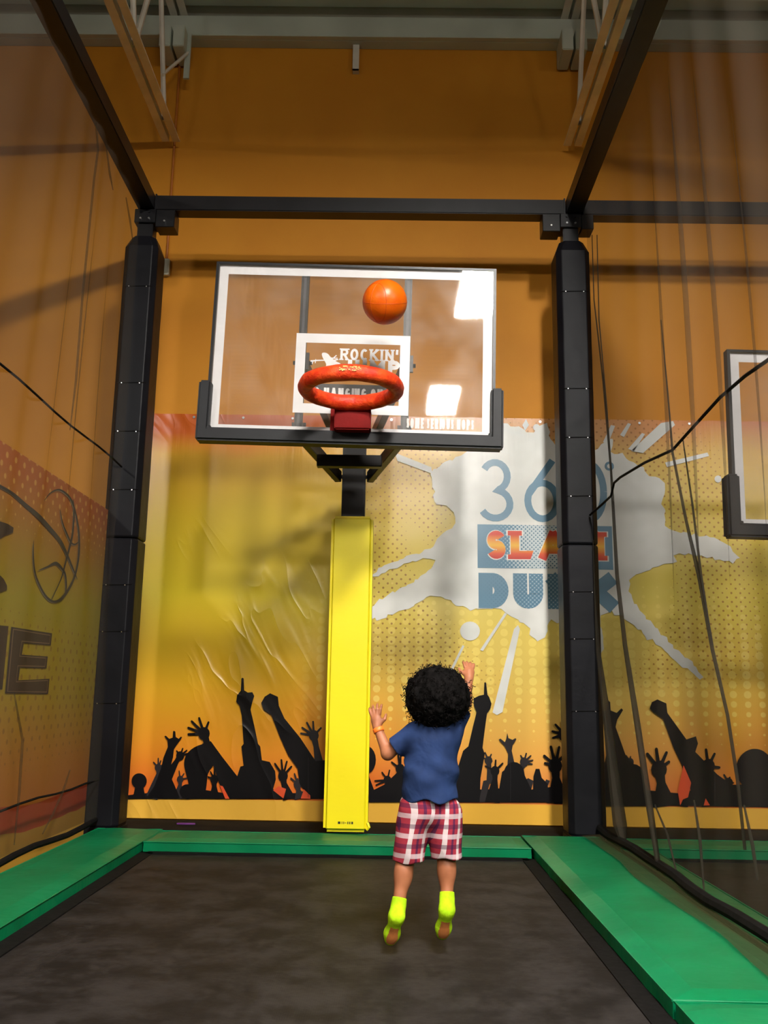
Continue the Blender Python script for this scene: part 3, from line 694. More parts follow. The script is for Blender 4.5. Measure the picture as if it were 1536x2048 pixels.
figure(hand_polys((1330, 430), 42, [(1246, 408), (1268, 360), (1316, 340), (1250, 455)], (1360, 520), (1400, 760), 90), B, 5, 'p_black')
figure([[(1120,882),(1125,710),(1140,660),(1165,660),(1180,720),(1220,760),(1230,882)]], B, 6, 'p_black')
figure([[(760,882),(790,740),(840,730),(800,882)], [(1060,740),(1090,722),(1125,740),(1110,800)], [(1180,800),(1210,730),(1235,740),(1190,840)]], B, 5, 'p_grey')
figure([[(400,882),(420,760),(600,740),(780,800),(900,790),(1100,800),(1250,780),(1480,760),(1480,884)]], B, 4, 'p_black')
Cc = cC
figure([[(765,292),(774,300),(776,340),(805,352),(828,330),(836,338),(808,385),(800,420),(850,560),(925,640),(950,720),(955,802),(690,802),(700,700),(735,640),(768,500),(752,400),(715,345),(722,335),(758,345)]], Cc, 7, 'p_black')
figure([ellipse(888, 665, 50, 66)], Cc, 6, 'p_black')
figure([[(965,330),(975,300),(1002,287),(1045,306),(1050,352),(1142,480),(1188,465),(1198,500),(1185,540),(1290,648),(1392,722),(1410,802),(1190,802),(1120,605),(1080,520),(1030,382),(980,347)]], Cc, 7, 'p_black')
figure(hand_polys((1010, 625), 38, [(950, 545), (996, 520), (1048, 538), (1062, 585)], (1020, 690), (1035, 802), 120), Cc, 7, 'p_black')
figure(hand_polys((1248, 610), 32, [(1236, 524), (1280, 545), (1306, 616)], (1250, 680), (1260, 802), 90), Cc, 6, 'p_black')
figure([blob(ellipse(1472, 625, 92, 102, 14)), [(1400,700),(1540,690),(1700,720),(1700,806),(1390,804)]], Cc, 7, 'p_black')
figure(hand_polys((1345, 690), 22, [(1322, 648), (1352, 660), (1372, 690)], (1345, 740), (1350, 802), 60), Cc, 6, 'p_black')
figure(hand_polys((1140, 690), 22, [(1118, 660), (1145, 640), (1168, 662)], (1130, 740), (1120, 802), 60), Cc, 5, 'p_black')
figure(hand_polys((870, 590), 18, [(850, 556), (872, 560), (882, 580)], (868, 620), (860, 700), 40), Cc, 5, 'p_grey')
figure([[(1112,800),(1100,730),(1128,605),(1165,690),(1150,760),(1125,770)], [(1225,800),(1235,765),(1255,798)]], Cc, 8, 'p_red')
figure([[(500,780),(900,720),(1100,740),(1300,700),(1900,690),(1900,812),(500,790)]], Cc, 4, 'p_black')
for f_, x_ in ((A, 1375), (B, 970), (Cc, 1278)):
    y0_, y1_ = (640, 930) if f_ is A else ((620, 880) if f_ is B else (655, 800))
    decal('printed_seam', [[(x_, y0_), (x_+3, y0_), (x_+3, y1_), (x_, y1_)]], wall_px(9, f_), 'p_grey', bn)

# ------------------------------------------------------------------ left partition with its own print
PX = -1.868
def part_build(t, p):
    v = t.pos(); x, y, z = t.sep(v); n = t.noise(v, 1.4, 2)
    k = t.m('DIVIDE', t.m('ADD', z, t.m('MULTIPLY_ADD', n, 0.3, -0.15)), 2.04)
    c = t.ramp(k, [(0.10, rgb(190, 102, 36)), (0.26, rgb(186, 122, 40)), (0.42, rgb(170, 142, 34)), (0.66, rgb(166, 148, 38)), (0.84, rgb(172, 118, 38)), (0.97, rgb(180, 94, 40))])
    def dots(P, r):
        a, b = t.m('ADD', y, z), t.m('SUBTRACT', y, z)
        fx = t.m('SUBTRACT', t.m('FRACT', t.m('DIVIDE', t.m('ADD', a, 50.0), P)), 0.5); fz = t.m('SUBTRACT', t.m('FRACT', t.m('DIVIDE', t.m('ADD', b, 50.0), P)), 0.5)
        dd = t.m('SQRT', t.m('ADD', t.m('POWER', fx, 2.0), t.m('POWER', fz, 2.0)))
        return t.m('MAXIMUM', t.m('MINIMUM', t.m('DIVIDE', t.m('SUBTRACT', r, dd), 0.06), 1.0), 0.0)
    c = t.mix(t.m('MULTIPLY', dots(0.105, t.m('MULTIPLY', t.ss(z, 1.45, 2.0), 0.24)), 0.6), c, rgb(228, 176, 90))
    lowr = t.m('MULTIPLY', t.m('MULTIPLY', t.ss(z, 0.3, 0.7), t.m('SUBTRACT', 1.0, t.ss(z, 1.1, 1.4))), 0.22)
    c = t.mix(t.m('MULTIPLY', dots(0.105, lowr), 0.6), c, rgb(130, 84, 34))
    wv = t.m('ADD', z, t.m('MULTIPLY_ADD', t.noise(v, 1.2, 2), 0.16, -0.08))
    c = t.mix(t.m('MULTIPLY', t.m('LESS_THAN', wv, 0.315), 0.9), c, rgb(168, 52, 30))
    c = t.mix(t.m('MULTIPLY', t.m('LESS_THAN', wv, 0.185), 1.0), c, rgb(176, 128, 44))
    c = t.mix(t.m('LESS_THAN', z, 0.085), c, rgb(226, 172, 66))
    t.link(c, p.inputs['Base Color']); t.link(t.bump(t.noise(v, 5, 3), 0.25, 0.02), p.inputs['Normal'])
M['partition'] = mat('partition_print', rough=0.42, spec=0.4, build=part_build)
pt = empty('partition_panel', (PX-0.03, 3.6, 0.0)); tag(pt, 'low side partition covered with an orange printed banner, left of the left post', 'partition')
part('core', MB().box((PX-0.06, 0.95, -0.03), (PX-0.004, 5.80, 2.035)), 'deck_black', pt)
part('printed_sheet', MB().box((PX-0.004, 0.95, 0.0), (PX, 5.82, 2.042)), 'partition', pt)
def part_px(layer, f):
    def P(a, b):
        a, b = f(a, b); q = on_x(a, b, PX+0.002+0.001*layer); return q-pt.location
    return P
def c3(x, y): return x/7.878, 960+y/7.878
def c5(x, y): return x/2.926, 1000+y/2.926
M['q_dark'] = mat('sketch_dark', (0.030, 0.026, 0.022, 1), 0.5); M['q_grey'] = mat('sketch_grey', rgb(160, 148, 128), 0.5); M['q_word'] = mat('word_brown', (0.028, 0.014, 0.013, 1), 0.5); M['q_edge'] = mat('word_edge', rgb(122, 100, 78), 0.5)
ARCS = [([(-700,-330),(-300,-60),(0,95),(200,215),(400,392),(600,565),(800,785),(950,965),(1060,1185),(1150,1400),(1220,1570)], [50,60,44,44,56,70,66,50,34,24,4]),
        ([(700,320),(800,200),(930,152),(1050,220),(1130,330),(1200,560),(1245,850),(1240,1200),(1180,1500),(1080,1720),(950,1885),(830,1912),(720,1825),(620,1650),(550,1450),(525,1200),(530,950)], [6,16,24,28,26,22,26,28,30,36,48,36,30,28,24,18,4]),
        ([(1150,310),(1168,480),(1150,800),(1110,1000),(1020,1350),(960,1560),(810,1880)], [10,22,26,30,26,14,10]),
        ([(950,470),(990,680),(1060,860),(1120,985),(1180,1012),(1232,980)], [6,16,24,22,18,12]),
        ([(610,1422),(760,1362),(880,1312),(980,1400),(1030,1500),(1042,1700),(1010,1850)], [6,26,52,32,26,22,10])]
def smooth_line(pts, ws, n=5):
    o1, o2 = [], []
    for i in range(len(pts)-1):
        P_ = [pts[max(i-1, 0)], pts[i], pts[i+1], pts[min(i+2, len(pts)-1)]]
        for k in range(n):
            t = k/n; c = [0.5*(2*P_[1][a]+(P_[2][a]-P_[0][a])*t+(2*P_[0][a]-5*P_[1][a]+4*P_[2][a]-P_[3][a])*t*t+(3*P_[1][a]-P_[0][a]-3*P_[2][a]+P_[3][a])*t**3) for a in (0, 1)]
            o1.append(tuple(c)); o2.append(ws[i]+(ws[i+1]-ws[i])*t)
    return o1+[pts[-1]], o2+[ws[-1]]
for pts, ws in ARCS:
    pts, ws = smooth_line(pts, ws)
    decal('printed_stroke', ribbon(pts, ws), part_px(2, c3), 'q_dark', pt, Vector((1, 0, 0)))
    decal('printed_stroke_highlight', ribbon([(x-12, y+16) for x, y in pts[:-1]], [w*0.45 for w in ws[:-1]]), part_px(1, c3), 'q_grey', pt, Vector((1, 0, 0)))
decal('printed_letter', [[(-200,600),(0,650),(120,690),(215,750),(205,830),(100,870),(0,925),(-200,950)]], part_px(2, c3), 'q_word', pt, Vector((1, 0, 0)))
decal('printed_letter', [[(-200,1450),(0,1500),(60,1560),(110,1660),(110,1730),(0,1772),(-200,1780)]], part_px(2, c3), 'q_word', pt, Vector((1, 0, 0)))
E_ = [(66,742),(305,780),(298,850),(140,837),(128,905),(280,916),(272,985),(118,980),(108,1055),(290,1046),(282,1135),(30,1130)]
decal('printed_letter', [E_], part_px(2, c5), 'q_word', pt, Vector((1, 0, 0)))
def inset(poly, k):
    cx = sum(p_[0] for p_ in poly)/len(poly); cy = sum(p_[1] for p_ in poly)/len(poly); return [(cx+(x-cx)*k, cy+(y-cy)*k) for x, y in poly]
E2 = [(78,756),(294,792),(289,840),(128,826),(114,914),(268,925),(262,974),(104,970),(94,1064),(279,1056),(273,1124),(44,1120)]
decal('printed_letter_outline', ribbon(E2+[E2[0]], 5), part_px(3, c5), 'q_edge', pt, Vector((1, 0, 0)))
decal('printed_letter', [[(-160,720),(50,738),(14,1110),(-160,1100)]], part_px(2, c5), 'q_word', pt, Vector((1, 0, 0)))

# ------------------------------------------------------------------ safety nets
def side_net(name, X, y0, y1, z0, z1, lab, seed, fold=0.014):
    r = empty(name, (X, (y0+y1)/2, z1)); tag(r, lab, 'net', 'safety nets')
    ny, nz = 260, 30; vs = []; fs = []
    for j in range(nz+1):
        w = j/nz; z = z1+(z0-z1)*w
        for i in range(ny+1):
            u = i/ny; y = y0+(y1-y0)*u
            amp = 0.008+fold*math.sin(math.pi*min(1, w*1.15))
            ph = 3.0*mnoise.noise(Vector((y*0.6, w*0.8, seed)))
            x = X+amp*math.sin(y*17+ph*2.2+0.5*w)*(0.5+0.9*max(0, mnoise.noise(Vector((y*0.9, seed, w)))+0.3))+0.014*mnoise.noise(Vector((y*1.3, w*2, seed+5)))
            vs.append((x, y, z+(0.012*math.sin(y*3+seed) if j == nz else 0)))
    for j in range(nz):
        for i in range(ny): a = j*(ny+1)+i; fs.append((a, a+1, a+ny+2, a+ny+1))
    part('netting', MB().add(vs, fs), 'net', r, smooth=True)
    return r
nl = side_net('safety_net', -1.800, 0.95, 5.80, 0.10, 4.235, 'fine black safety net hanging from the left beam, in front of the partition', 2.0)
part('bottom_rope', MB().tube([(-1.795, 0.95+i*0.2425, 0.095+0.010*math.sin(i*1.3)) for i in range(21)], 0.017, 8), 'rope', nl)
part('lower_cord', MB().tube([(-1.795, 0.95+i*0.2425, 0.335+0.006*math.sin(i*1.7)) for i in range(21)], 0.006, 6), 'rope', nl)
part('middle_cord', MB().tube([(-1.795, 0.95+i*0.2425, 2.33+0.008*math.sin(i*1.1)) for i in range(21)], 0.006, 6), 'rope', nl)
for px_ in ([(28,1385),(45,1480),(38,1590),(28,1690)], [(140,1540),(125,1585),(105,1630),(85,1668)], [(192,245),(196,300),(188,360),(182,420),(174,500),(166,580),(152,760),(140,860)], [(252,395),(260,440),(266,485)], [(212,290),(220,350),(226,380)]):
    part('gathered_fold', MB().tube([on_x(a, b, -1.79) for a, b in px_], [0.004]+[0.007]*(len(px_)-2)+[0.003], 6), 'net_soft', nl)
nr = side_net('safety_net', 1.305, 0.95, 5.80, 0.085, 4.235, 'fine black safety net hanging from the right beam, right of the right post', 11.0, 0.022)
part('bottom_rope', MB().tube([(1.30+0.012*math.sin(i*0.9), 0.95+i*0.2425, 0.103+0.004*math.sin(i*1.9)) for i in range(21)], 0.025, 8), 'rope', nr)
vs = []; fs = []
for i in range(41):
    y = 0.95+4.75*i/40
    for k, xx in enumerate((1.295, 1.235, 1.165+0.015*math.sin(y*4))): vs.append((xx, y, 0.084+0.004*math.sin(y*9+k)-0.004*k))
for i in range(40):
    for k in range(2): a = i*3+k; fs.append((a, a+1, a+4, a+3))
part('loose_skirt', MB().add(vs, fs), net_mat('net_skirt', 0.5, (0.05, 0.042, 0.02, 1)), nr, smooth=True)
def near_post(a, b, X):
    q_ = on_x(a, b, X); return q_ if q_.y < 5.80 else on_y(a, b, 5.80)
part('middle_cord', MB().tube([near_post(a, b, 1.29) for a, b in ((1180,1030),(1205,1008),(1222,992),(1228,966),(1240,955),(1290,925),(1345,900),(1390,850),(1440,795),(1490,752),(1536,720),(1640,620))], 0.007, 6), 'rope', nr)
for px_, rad in ([[(1184,470),(1188,600),(1206,760),(1222,940),(1226,1010),(1234,1150),(1250,1290),(1275,1450),(1300,1620),(1318,1740)], [.003,.004,.005,.007,.009,.011,.013,.017,.018,.012]],
                 [[(1194,470),(1198,640),(1214,820),(1224,960)], [.003,.004,.004,.004]],
                 [[(1186,1080),(1190,1200),(1196,1300),(1212,1420),(1226,1540),(1240,1650),(1248,1692)], [.003,.006,.014,.024,.032,.040,.012]],
                 [[(1322,640),(1335,780),(1345,905),(1372,1040),(1400,1160),(1425,1300),(1455,1430),(1475,1560),(1490,1700)], [.002,.004,.006,.007,.010,.008,.007,.007,.006]],
                 [[(1366,880),(1385,1010),(1402,1150),(1424,1290)], [.003,.005,.006,.004]],
                 [[(1310,1610),(1335,1670),(1352,1740)], [.004,.006,.004]], [[(1388,1600),(1400,1680),(1408,1780)], [.004,.007,.004]], [[(1488,1610),(1505,1690),(1515,1760)], [.004,.007,.005]],
                 ):
    part('gathered_fold', MB().tube([near_post(a, b, 1.305) for a, b in px_], rad, 8), 'net_dense', nr)

# ------------------------------------------------------------------ basketball hoops
ANG = -0.016; BC = (-0.232, 3.3255)
def board_uv(px, py):
    P = on_y(px, py, BOARD_Y); du, dz = P.x-BC[0], P.z-BC[1]; c, s = math.cos(-ANG), math.sin(-ANG); return (du*c-dz*s, du*s+dz*c)
def hoop(dx, dz, lab, rimlab):
    PXc = -0.258+dx
    r = empty('basketball_hoop', (PXc, 5.83, 0)); tag(r, lab, 'basketball hoop', 'basketball hoops')
    def bw(u, v, y): c, s = math.cos(ANG), math.sin(ANG); return Vector((BC[0]+u*c-v*s+dx, y, BC[1]+u*s+v*c+dz))
    def bbox(mb, u0, v0, u1, v1, y0, y1):
        vs = [bw(u, v, y) for y in (y0, y1) for u, v in ((u0, v0), (u1, v0), (u1, v1), (u0, v1))]
        return mb.add(vs, [(0, 1, 2, 3), (7, 6, 5, 4), (0, 4, 5, 1), (1, 5, 6, 2), (2, 6, 7, 3), (3, 7, 4, 0)])
    def flat(name, polys, m, parent, lay=0):
        return decal(name, polys, lambda a, b: bw(a, b, BOARD_Y+0.0150-0.0009*lay)-r.location, m, parent)
    T = 2.60+dz
    part('pole', MB().box((PXc-0.076, 5.755, 0.0), (PXc+0.076, 5.905, T)), 'black_steel', r, bevel=0.010)
    pp = part('pole_pad', MB().box((PXc-0.134, 5.70, 0.07), (PXc+0.134, 5.86, 2.005+min(0, dz))), 'yellow', r, bevel=0.022, seg=3)
    lw = part('pad_label', MB().box((PXc-0.045, 5.6985, 0.118), (PXc-0.030, 5.700, 0.132)).box((PXc-0.022, 5.6985, 0.118), (PXc-0.018, 5.700, 0.132)).box((PXc-0.012, 5.6985, 0.118), (PXc-0.008, 5.700, 0.132)).box((PXc-0.004, 5.6985, 0.123), (PXc+0.006, 5.700, 0.126)).box((PXc+0.012, 5.6985, 0.118), (PXc+0.018, 5.700, 0.132)).box((PXc+0.024, 5.6985, 0.118), (PXc+0.030, 5.700, 0.132)).box((PXc+0.036, 5.6985, 0.118), (PXc+0.046, 5.700, 0.132)), 'ink', r)
    part('pad_tie', MB().tube([(PXc+0.128, 5.72, 0.085), (PXc+0.142, 5.715, 0.10), (PXc+0.132, 5.72, 0.125)], 0.010, 6), 'yellow', r)
    gl = part('glass_board', bbox(MB(), -0.80, -1.03, 0.80, -0.008, BOARD_Y, BOARD_Y+0.012), 'glass', r)
    fr = MB()
    for a in ((-0.812, -1.04, -0.795, 0), (0.795, -1.04, 0.812, 0), (-0.795, -0.014, 0.795, 0), (-0.795, -1.04, 0.795, -1.02)): bbox(fr, *a, BOARD_Y-0.004, BOARD_Y+0.05)
    part('board_frame', fr, 'black_steel', r)
    def ring(u0, v0, u1, v1, b): return [[(u0, v0), (u1, v0), (u1, v0+b), (u0, v0+b)], [(u0, v1-b), (u1, v1-b), (u1, v1), (u0, v1)], [(u0, v0+b), (u0+b, v0+b), (u0+b, v1-b), (u0, v1-b)], [(u1-b, v0+b), (u1, v0+b), (u1, v1-b), (u1-b, v1-b)]]
    flat('white_border', ring(-0.793, -1.028, 0.793, -0.016, 0.052), 'white_paint', r)
    flat('target_square', ring(-0.327, -0.895, 0.325, -0.420, 0.056), 'white_paint', r)
    # printed words on the glass
    def ubox(x0, y0, x1, y1): a = board_uv(x0, y1); b = board_uv(x1, y0); return a[0], a[1], b[0]-a[0], b[1]-a[1]
    flat('printed_word', text_polys("ROCKIN'", *ubox(680, 698, 797, 718), 0.20, serif=0.35, gap=0.24), 'strap_white', r)
    flat('printed_word', text_polys("JUMP", *ubox(684, 720, 800, 743), 0.31, gap=0.22), 'strap_white', r)
    k0 = ubox(618, 770, 800, 797)
    flat('printed_strip', [[(k0[0], k0[1]), (k0[0]+k0[2], k0[1]), (k0[0]+k0[2], k0[1]+k0[3]), (k0[0], k0[1]+k0[3])]], 'ink', r)
    flat('printed_word', text_polys("NO HANGING ON RIM", *ubox(614, 778, 806, 794), 0.22, gap=0.26), 'strap_white', r, 1)
    flat('printed_word', text_polys("SOME SERIOUS HOPS", *ubox(813, 838, 948, 855), 0.20, gap=0.30), 'strap_white', r, 1)
    g = lambda pts: [board_uv(600+x/6.678, 670+y/6.678) for x, y in pts]
    frog = [g(blob([(285,235),(310,220),(345,225),(375,240),(400,275),(440,310),(480,340),(545,370),(545,400),(470,395),(420,400),(340,410),(350,380),(330,340),(300,290)], 1)),
            g([(330,318),(330,332),(240,335),(140,345),(135,325),(240,318)]), g([(205,305),(212,310),(205,365),(195,362)]), g([(160,325),(175,340),(165,375),(155,370)]),
            g([(395,285),(440,290),(480,255),(490,262),(460,292),(500,290),(500,300),(450,305),(405,298)]), g([(440,320),(500,305),(515,318),(470,332)])]
    flat('printed_emblem', frog, 'strap_white', r)
    # U-shaped edge padding
    P = MB(); y0, y1 = BOARD_Y-0.045, BOARD_Y+0.055
    prof = [(-0.855, -1.085), (0.855, -1.085), (0.855, -0.735), (0.785, -0.735), (0.785, -1.008), (-0.785, -1.008), (-0.785, -0.735), (-0.855, -0.735)]
    n = len(prof); vs = [bw(u, v, y0) for u, v in prof]+[bw(u, v, y1) for u, v in prof]
    quads = [(0, 1, 4, 5), (1, 2, 3, 4), (5, 6, 7, 0)]
    fs = [q for q in quads]+[tuple(i+n for i in reversed(q)) for q in quads]+[(i, n+i, n+(i+1) % n, (i+1) % n) for i in range(n)]
    part('edge_padding', P.add(vs, fs), 'black_rubber', r, bevel=0.012, seg=3)
    # rails, struts, bolts behind the glass
    rails = (-0.293, 0.306)
    for u in rails:
        part('back_rail', bbox(bbox(MB(), u-0.022, -1.02, u-0.008, -0.02, BOARD_Y+0.020, BOARD_Y+0.06), u+0.008, -1.02, u+0.022, -0.02, BOARD_Y+0.020, BOARD_Y+0.06), 'black_steel', r)
        part('rail_web', bbox(MB(), u-0.008, -1.02, u+0.008, -0.02, BOARD_Y+0.026, BOARD_Y+0.034), speckled((0.05, 0.05, 0.06, 1), 0.4, name='rail_grey'), r)
    zs = ((-0.57, 2.52), (-0.99, 2.29))
    for sgn, u in ((-1, rails[0]), (1, rails[1])):
        for v, zp in zs:
            a = bw(u, v, BOARD_Y+0.085); b = Vector((PXc+sgn*0.105, 5.83, zp+dz))
            part('support_arm', MB().bar(a, b, 0.045, 0.075), 'black_steel', r, bevel=0.004, seg=1)
            part('arm_bracket', bbox(MB(), u-0.040, v-0.05, u+0.040, v+0.05, BOARD_Y+0.058, BOARD_Y+0.075).add(*((lambda m_: (m_.v, m_.f))(bbox(MB(), u-0.036, v-0.045, u-0.026, v+0.045, BOARD_Y+0.07, BOARD_Y+0.12)))), 'black_steel', r)
            q = bw(u, v, BOARD_Y+0.095); part('bolt', MB().tube([(q.x-0.055, q.y, q.z), (q.x+0.055, q.y, q.z)], 0.012, 6), 'black_steel', r)
    for z in (2.52, 2.29): part('pivot_bolt', MB().tube([(PXc-0.15, 5.83, z+dz), (PXc+0.15, 5.83, z+dz)], 0.014, 8), 'black_steel', r)
    part('cross_plate', MB().box((PXc-0.19, 5.12, 2.185+dz), (PXc+0.19, 5.18, 2.255+dz)), 'black_steel', r, bevel=0.004, seg=1)
    # padded rim
    C = Vector((-0.228+dx, 4.515, 2.452+dz)); n1, n2 = 72, 14; vs = []; fs = []  # ring
    for i in range(n1):
        a = 2*math.pi*i/n1
        for j in range(n2):
            b = 2*math.pi*j/n2; rr = 0.040*(1+0.10*mnoise.noise(Vector((math.cos(a)*3, math.sin(a)*3, j*0.6))))
            R_ = 0.238+rr*math.cos(b); vs.append((C.x+R_*math.cos(a), C.y+R_*math.sin(a), C.z+rr*1.05*math.sin(b)))
    for i in range(n1):
        for j in range(n2): fs.append((i*n2+j, ((i+1) % n1)*n2+j, ((i+1) % n1)*n2+(j+1) % n2, i*n2+(j+1) % n2))
    rim = part('padded_rim', MB().add(vs, fs), 'rim', r, smooth=True); rim['label'] = rimlab
    wp = MB(); rnd = random.Random(5)
    for i in range(26):
        a = math.radians(-90+rnd.uniform(-9, 12)); zz = C.z+rnd.uniform(-0.006, 0.020); R_ = 0.238+math.sqrt(max(0, 0.0405**2-(zz-C.z)**2))+0.0035
        c = Vector((C.x+R_*math.cos(a), C.y+R_*math.sin(a), zz)); w_ = rnd.uniform(.002, .006); h_ = rnd.uniform(.0015, .004)
        wp.box((c.x-w_, c.y-0.001, c.z-h_), (c.x+w_, c.y+0.001, c.z+h_))
    part('worn_print', wp, mat('gold_print', rgb(246, 178, 90), 0.5), r)
    part('rim_mount', MB().box((C.x-0.100, 4.765, 2.305+dz), (C.x+0.100, BOARD_Y-0.002, 2.43+dz)), 'bracket_red', r, bevel=0.008)
    part('mount_plate', bbox(MB(), -0.11, -1.03, 0.11, -0.86, BOARD_Y-0.006, BOARD_Y-0.001), 'bracket_red', r)
    return r
hoop(0, 0, 'basketball hoop with clear glass backboard, orange padded rim and yellow pole pad', 'thick orange padded ring')
hoop(2.925, -0.50, 'lower basketball hoop at the right edge, seen through the right net', 'thick orange padded ring')

# ball
def ball_build(t, p):
    v = t.obj(); f = t.noise(v, 9, 3)
    t.link(t.mix(t.ss(f, 0.3, 0.7), rgb(226, 92, 4), rgb(240, 112, 10)), p.inputs['Base Color'])
    t.link(t.bump(t.noise(v, 160, 1), 0.3, 0.002), p.inputs['Normal'])
M['ball'] = mat('orange_rubber', rough=0.34, spec=0.5, build=ball_build); M['ball_seam'] = mat('ball_seam', rgb(206, 74, 4), 0.5)
bl = empty('basketball', (-0.057, 4.42, 2.893)); tag(bl, 'plain orange rubber ball in the air above the hoop', 'ball')
bm = bmesh.new(); bmesh.ops.create_uvsphere(bm, u_segments=48, v_segments=28, radius=0.116); me = bpy.data.meshes.new('ball_skin'); bm.to_mesh(me); bm.free()
for p_ in me.polygons: p_.use_smooth = True
link('ball_skin', me, 'ball', bl)
rot = Matrix.Rotation(0.5, 3, 'X') @ Matrix.Rotation(0.9, 3, 'Z')
for nm, fn in (('seam', lambda a: Vector((math.cos(a), math.sin(a), 0))), ('seam', lambda a: Vector((math.cos(a), 0, math.sin(a)))),
               ('seam', lambda a: Vector((0.55*math.cos(a)*0+0.62+0.16*math.cos(2*a), 0.72*math.cos(a), 0.72*math.sin(a))).normalized()), ('seam', lambda a: Vector((-(0.62+0.16*math.cos(2*a)), 0.72*math.cos(a), 0.72*math.sin(a))).normalized())):
    link(nm, MB().tube([rot @ fn(2*math.pi*i/48)*0.1155 for i in range(49)], 0.0016, 5).mesh(nm, smooth=True), 'ball_seam', bl)
# ------------------------------------------------------------------ the jumping child (smooth-blended solids turned into one skin)
class Field:
    def __init__(s, lo, hi, h):
        s.lo = np.array(lo, float); s.h = h
        s.n = np.ceil((np.array(hi)-s.lo)/h).astype(int)+1
        s.d = np.full(s.n, 1.0, np.float32)
    def _sub(s, a, b, m):
        i0 = np.maximum(np.floor((np.minimum(a, b)-m-s.lo)/s.h).astype(int), 0); i1 = np.minimum(np.ceil((np.maximum(a, b)+m-s.lo)/s.h).astype(int)+1, s.n)
        if (i1 <= i0).any(): return None
        sl = tuple(slice(p, q) for p, q in zip(i0, i1))
        g = np.meshgrid(*[s.lo[k]+s.h*np.arange(i0[k], i1[k]) for k in range(3)], indexing='ij', sparse=True)
        return sl, g
    def _put(s, sl, d, k):
        f = s.d[sl]
        if k > 0:
            h = np.clip(0.5+0.5*(f-d)/k, 0, 1); s.d[sl] = f*(1-h)+d*h-k*h*(1-h)
        else: s.d[sl] = np.minimum(f, d)
    def cap(s, a, b, ra, rb=None, k=0.012):
        rb = ra if rb is None else rb; a = np.array(a, float); b = np.array(b, float)
        r_ = s._sub(a, b, max(ra, rb)+3*k+3*s.h)
        if r_ is None: return s
        sl, (X, Y, Z) = r_; ba = b-a; l2 = ba@ba+1e-12
        t = np.clip(((X-a[0])*ba[0]+(Y-a[1])*ba[1]+(Z-a[2])*ba[2])/l2, 0, 1)
        d = np.sqrt((X-a[0]-t*ba[0])**2+(Y-a[1]-t*ba[1])**2+(Z-a[2]-t*ba[2])**2)-(ra+(rb-ra)*t)
        s._put(sl, d.astype(np.float32), k); return s
    def ell(s, c, rad, k=0.012, ax=None):
        c = np.array(c, float); rad = np.array(rad, float); r_ = s._sub(c, c, rad.max()+3*k+3*s.h)
        if r_ is None: return s
        sl, (X, Y, Z) = r_; P = [X-c[0], Y-c[1], Z-c[2]]
        if ax is not None: P = [P[0]*a[0]+P[1]*a[1]+P[2]*a[2] for a in ax]
        q = np.sqrt((P[0]/rad[0])**2+(P[1]/rad[1])**2+(P[2]/rad[2])**2); q2 = np.sqrt((P[0]/rad[0]**2)**2+(P[1]/rad[1]**2)**2+(P[2]/rad[2]**2)**2)+1e-9
        s._put(sl, (q*(q-1)/q2).astype(np.float32), k); return s
    def grid(s): return np.meshgrid(*[s.lo[k]+s.h*np.arange(s.n[k]) for k in range(3)], indexing='ij', sparse=True)
    def mesh(s, name, origin):
        d = s.d; neg = d < 0; n = s.n
        c = np.zeros(n-1, int)
        for dx in (0, 1):
            for dy in (0, 1):
                for dz in (0, 1): c += neg[dx:n[0]-1+dx, dy:n[1]-1+dy, dz:n[2]-1+dz]
        act = (c > 0) & (c < 8); idx = -np.ones(n-1, int); ij = np.argwhere(act); idx[act] = np.arange(len(ij))
        acc = np.zeros((len(ij), 3)); cnt = np.zeros(len(ij))
        cs = [(x, y, z) for x in (0, 1) for y in (0, 1) for z in (0, 1)]
        val = {k: d[ij[:, 0]+k[0], ij[:, 1]+k[1], ij[:, 2]+k[2]] for k in cs}
        for a in cs:
            for ax in range(3):
                if a[ax] == 0:
                    b = tuple(1 if q == ax else a[q] for q in range(3)); va, vb = val[a], val[b]
                    m = (va < 0) != (vb < 0); t = np.where(m, va/np.where(m, va-vb, 1), 0)
                    p = np.array(a, float)+np.zeros((len(ij), 3)); p[:, ax] += t
                    acc += p*m[:, None]; cnt += m
        V = s.lo+(ij+acc/cnt[:, None])*s.h
        F = []
        for ax in range(3):
            o1, o2 = (ax+1) % 3, (ax+2) % 3
            sl = [slice(1, n[q]-1) for q in range(3)]; sl[ax] = slice(0, n[ax]-1)
            A = neg[tuple(sl)]; sl2 = list(sl); sl2[ax] = slice(1, n[ax]); Bn = neg[tuple(sl2)]
            e = np.argwhere(A != Bn); 
            if not len(e): continue
            off = np.array([1, 1, 1]); off[ax] = 0; e2 = e+off; flip = A[tuple(e.T)]
            def g(a1, a2): q = e2.copy(); q[:, o1] -= a1; q[:, o2] -= a2; return idx[tuple(q.T)]
            q = np.stack([g(1, 1), g(0, 1), g(0, 0), g(1, 0)], 1); q[~flip] = q[~flip][:, ::-1]; F.append(q)
        F = np.concatenate(F); F = F[(F >= 0).all(1)]
        me = bpy.data.meshes.new(name); me.from_pydata((V-np.array(origin)).tolist(), [], F.tolist()); me.update()
        for p_ in me.polygons: p_.use_smooth = True
        return me
def smin_arr(*a):
    r_ = a[0]
    for b in a[1:]: r_ = np.minimum(r_, b)
    return r_

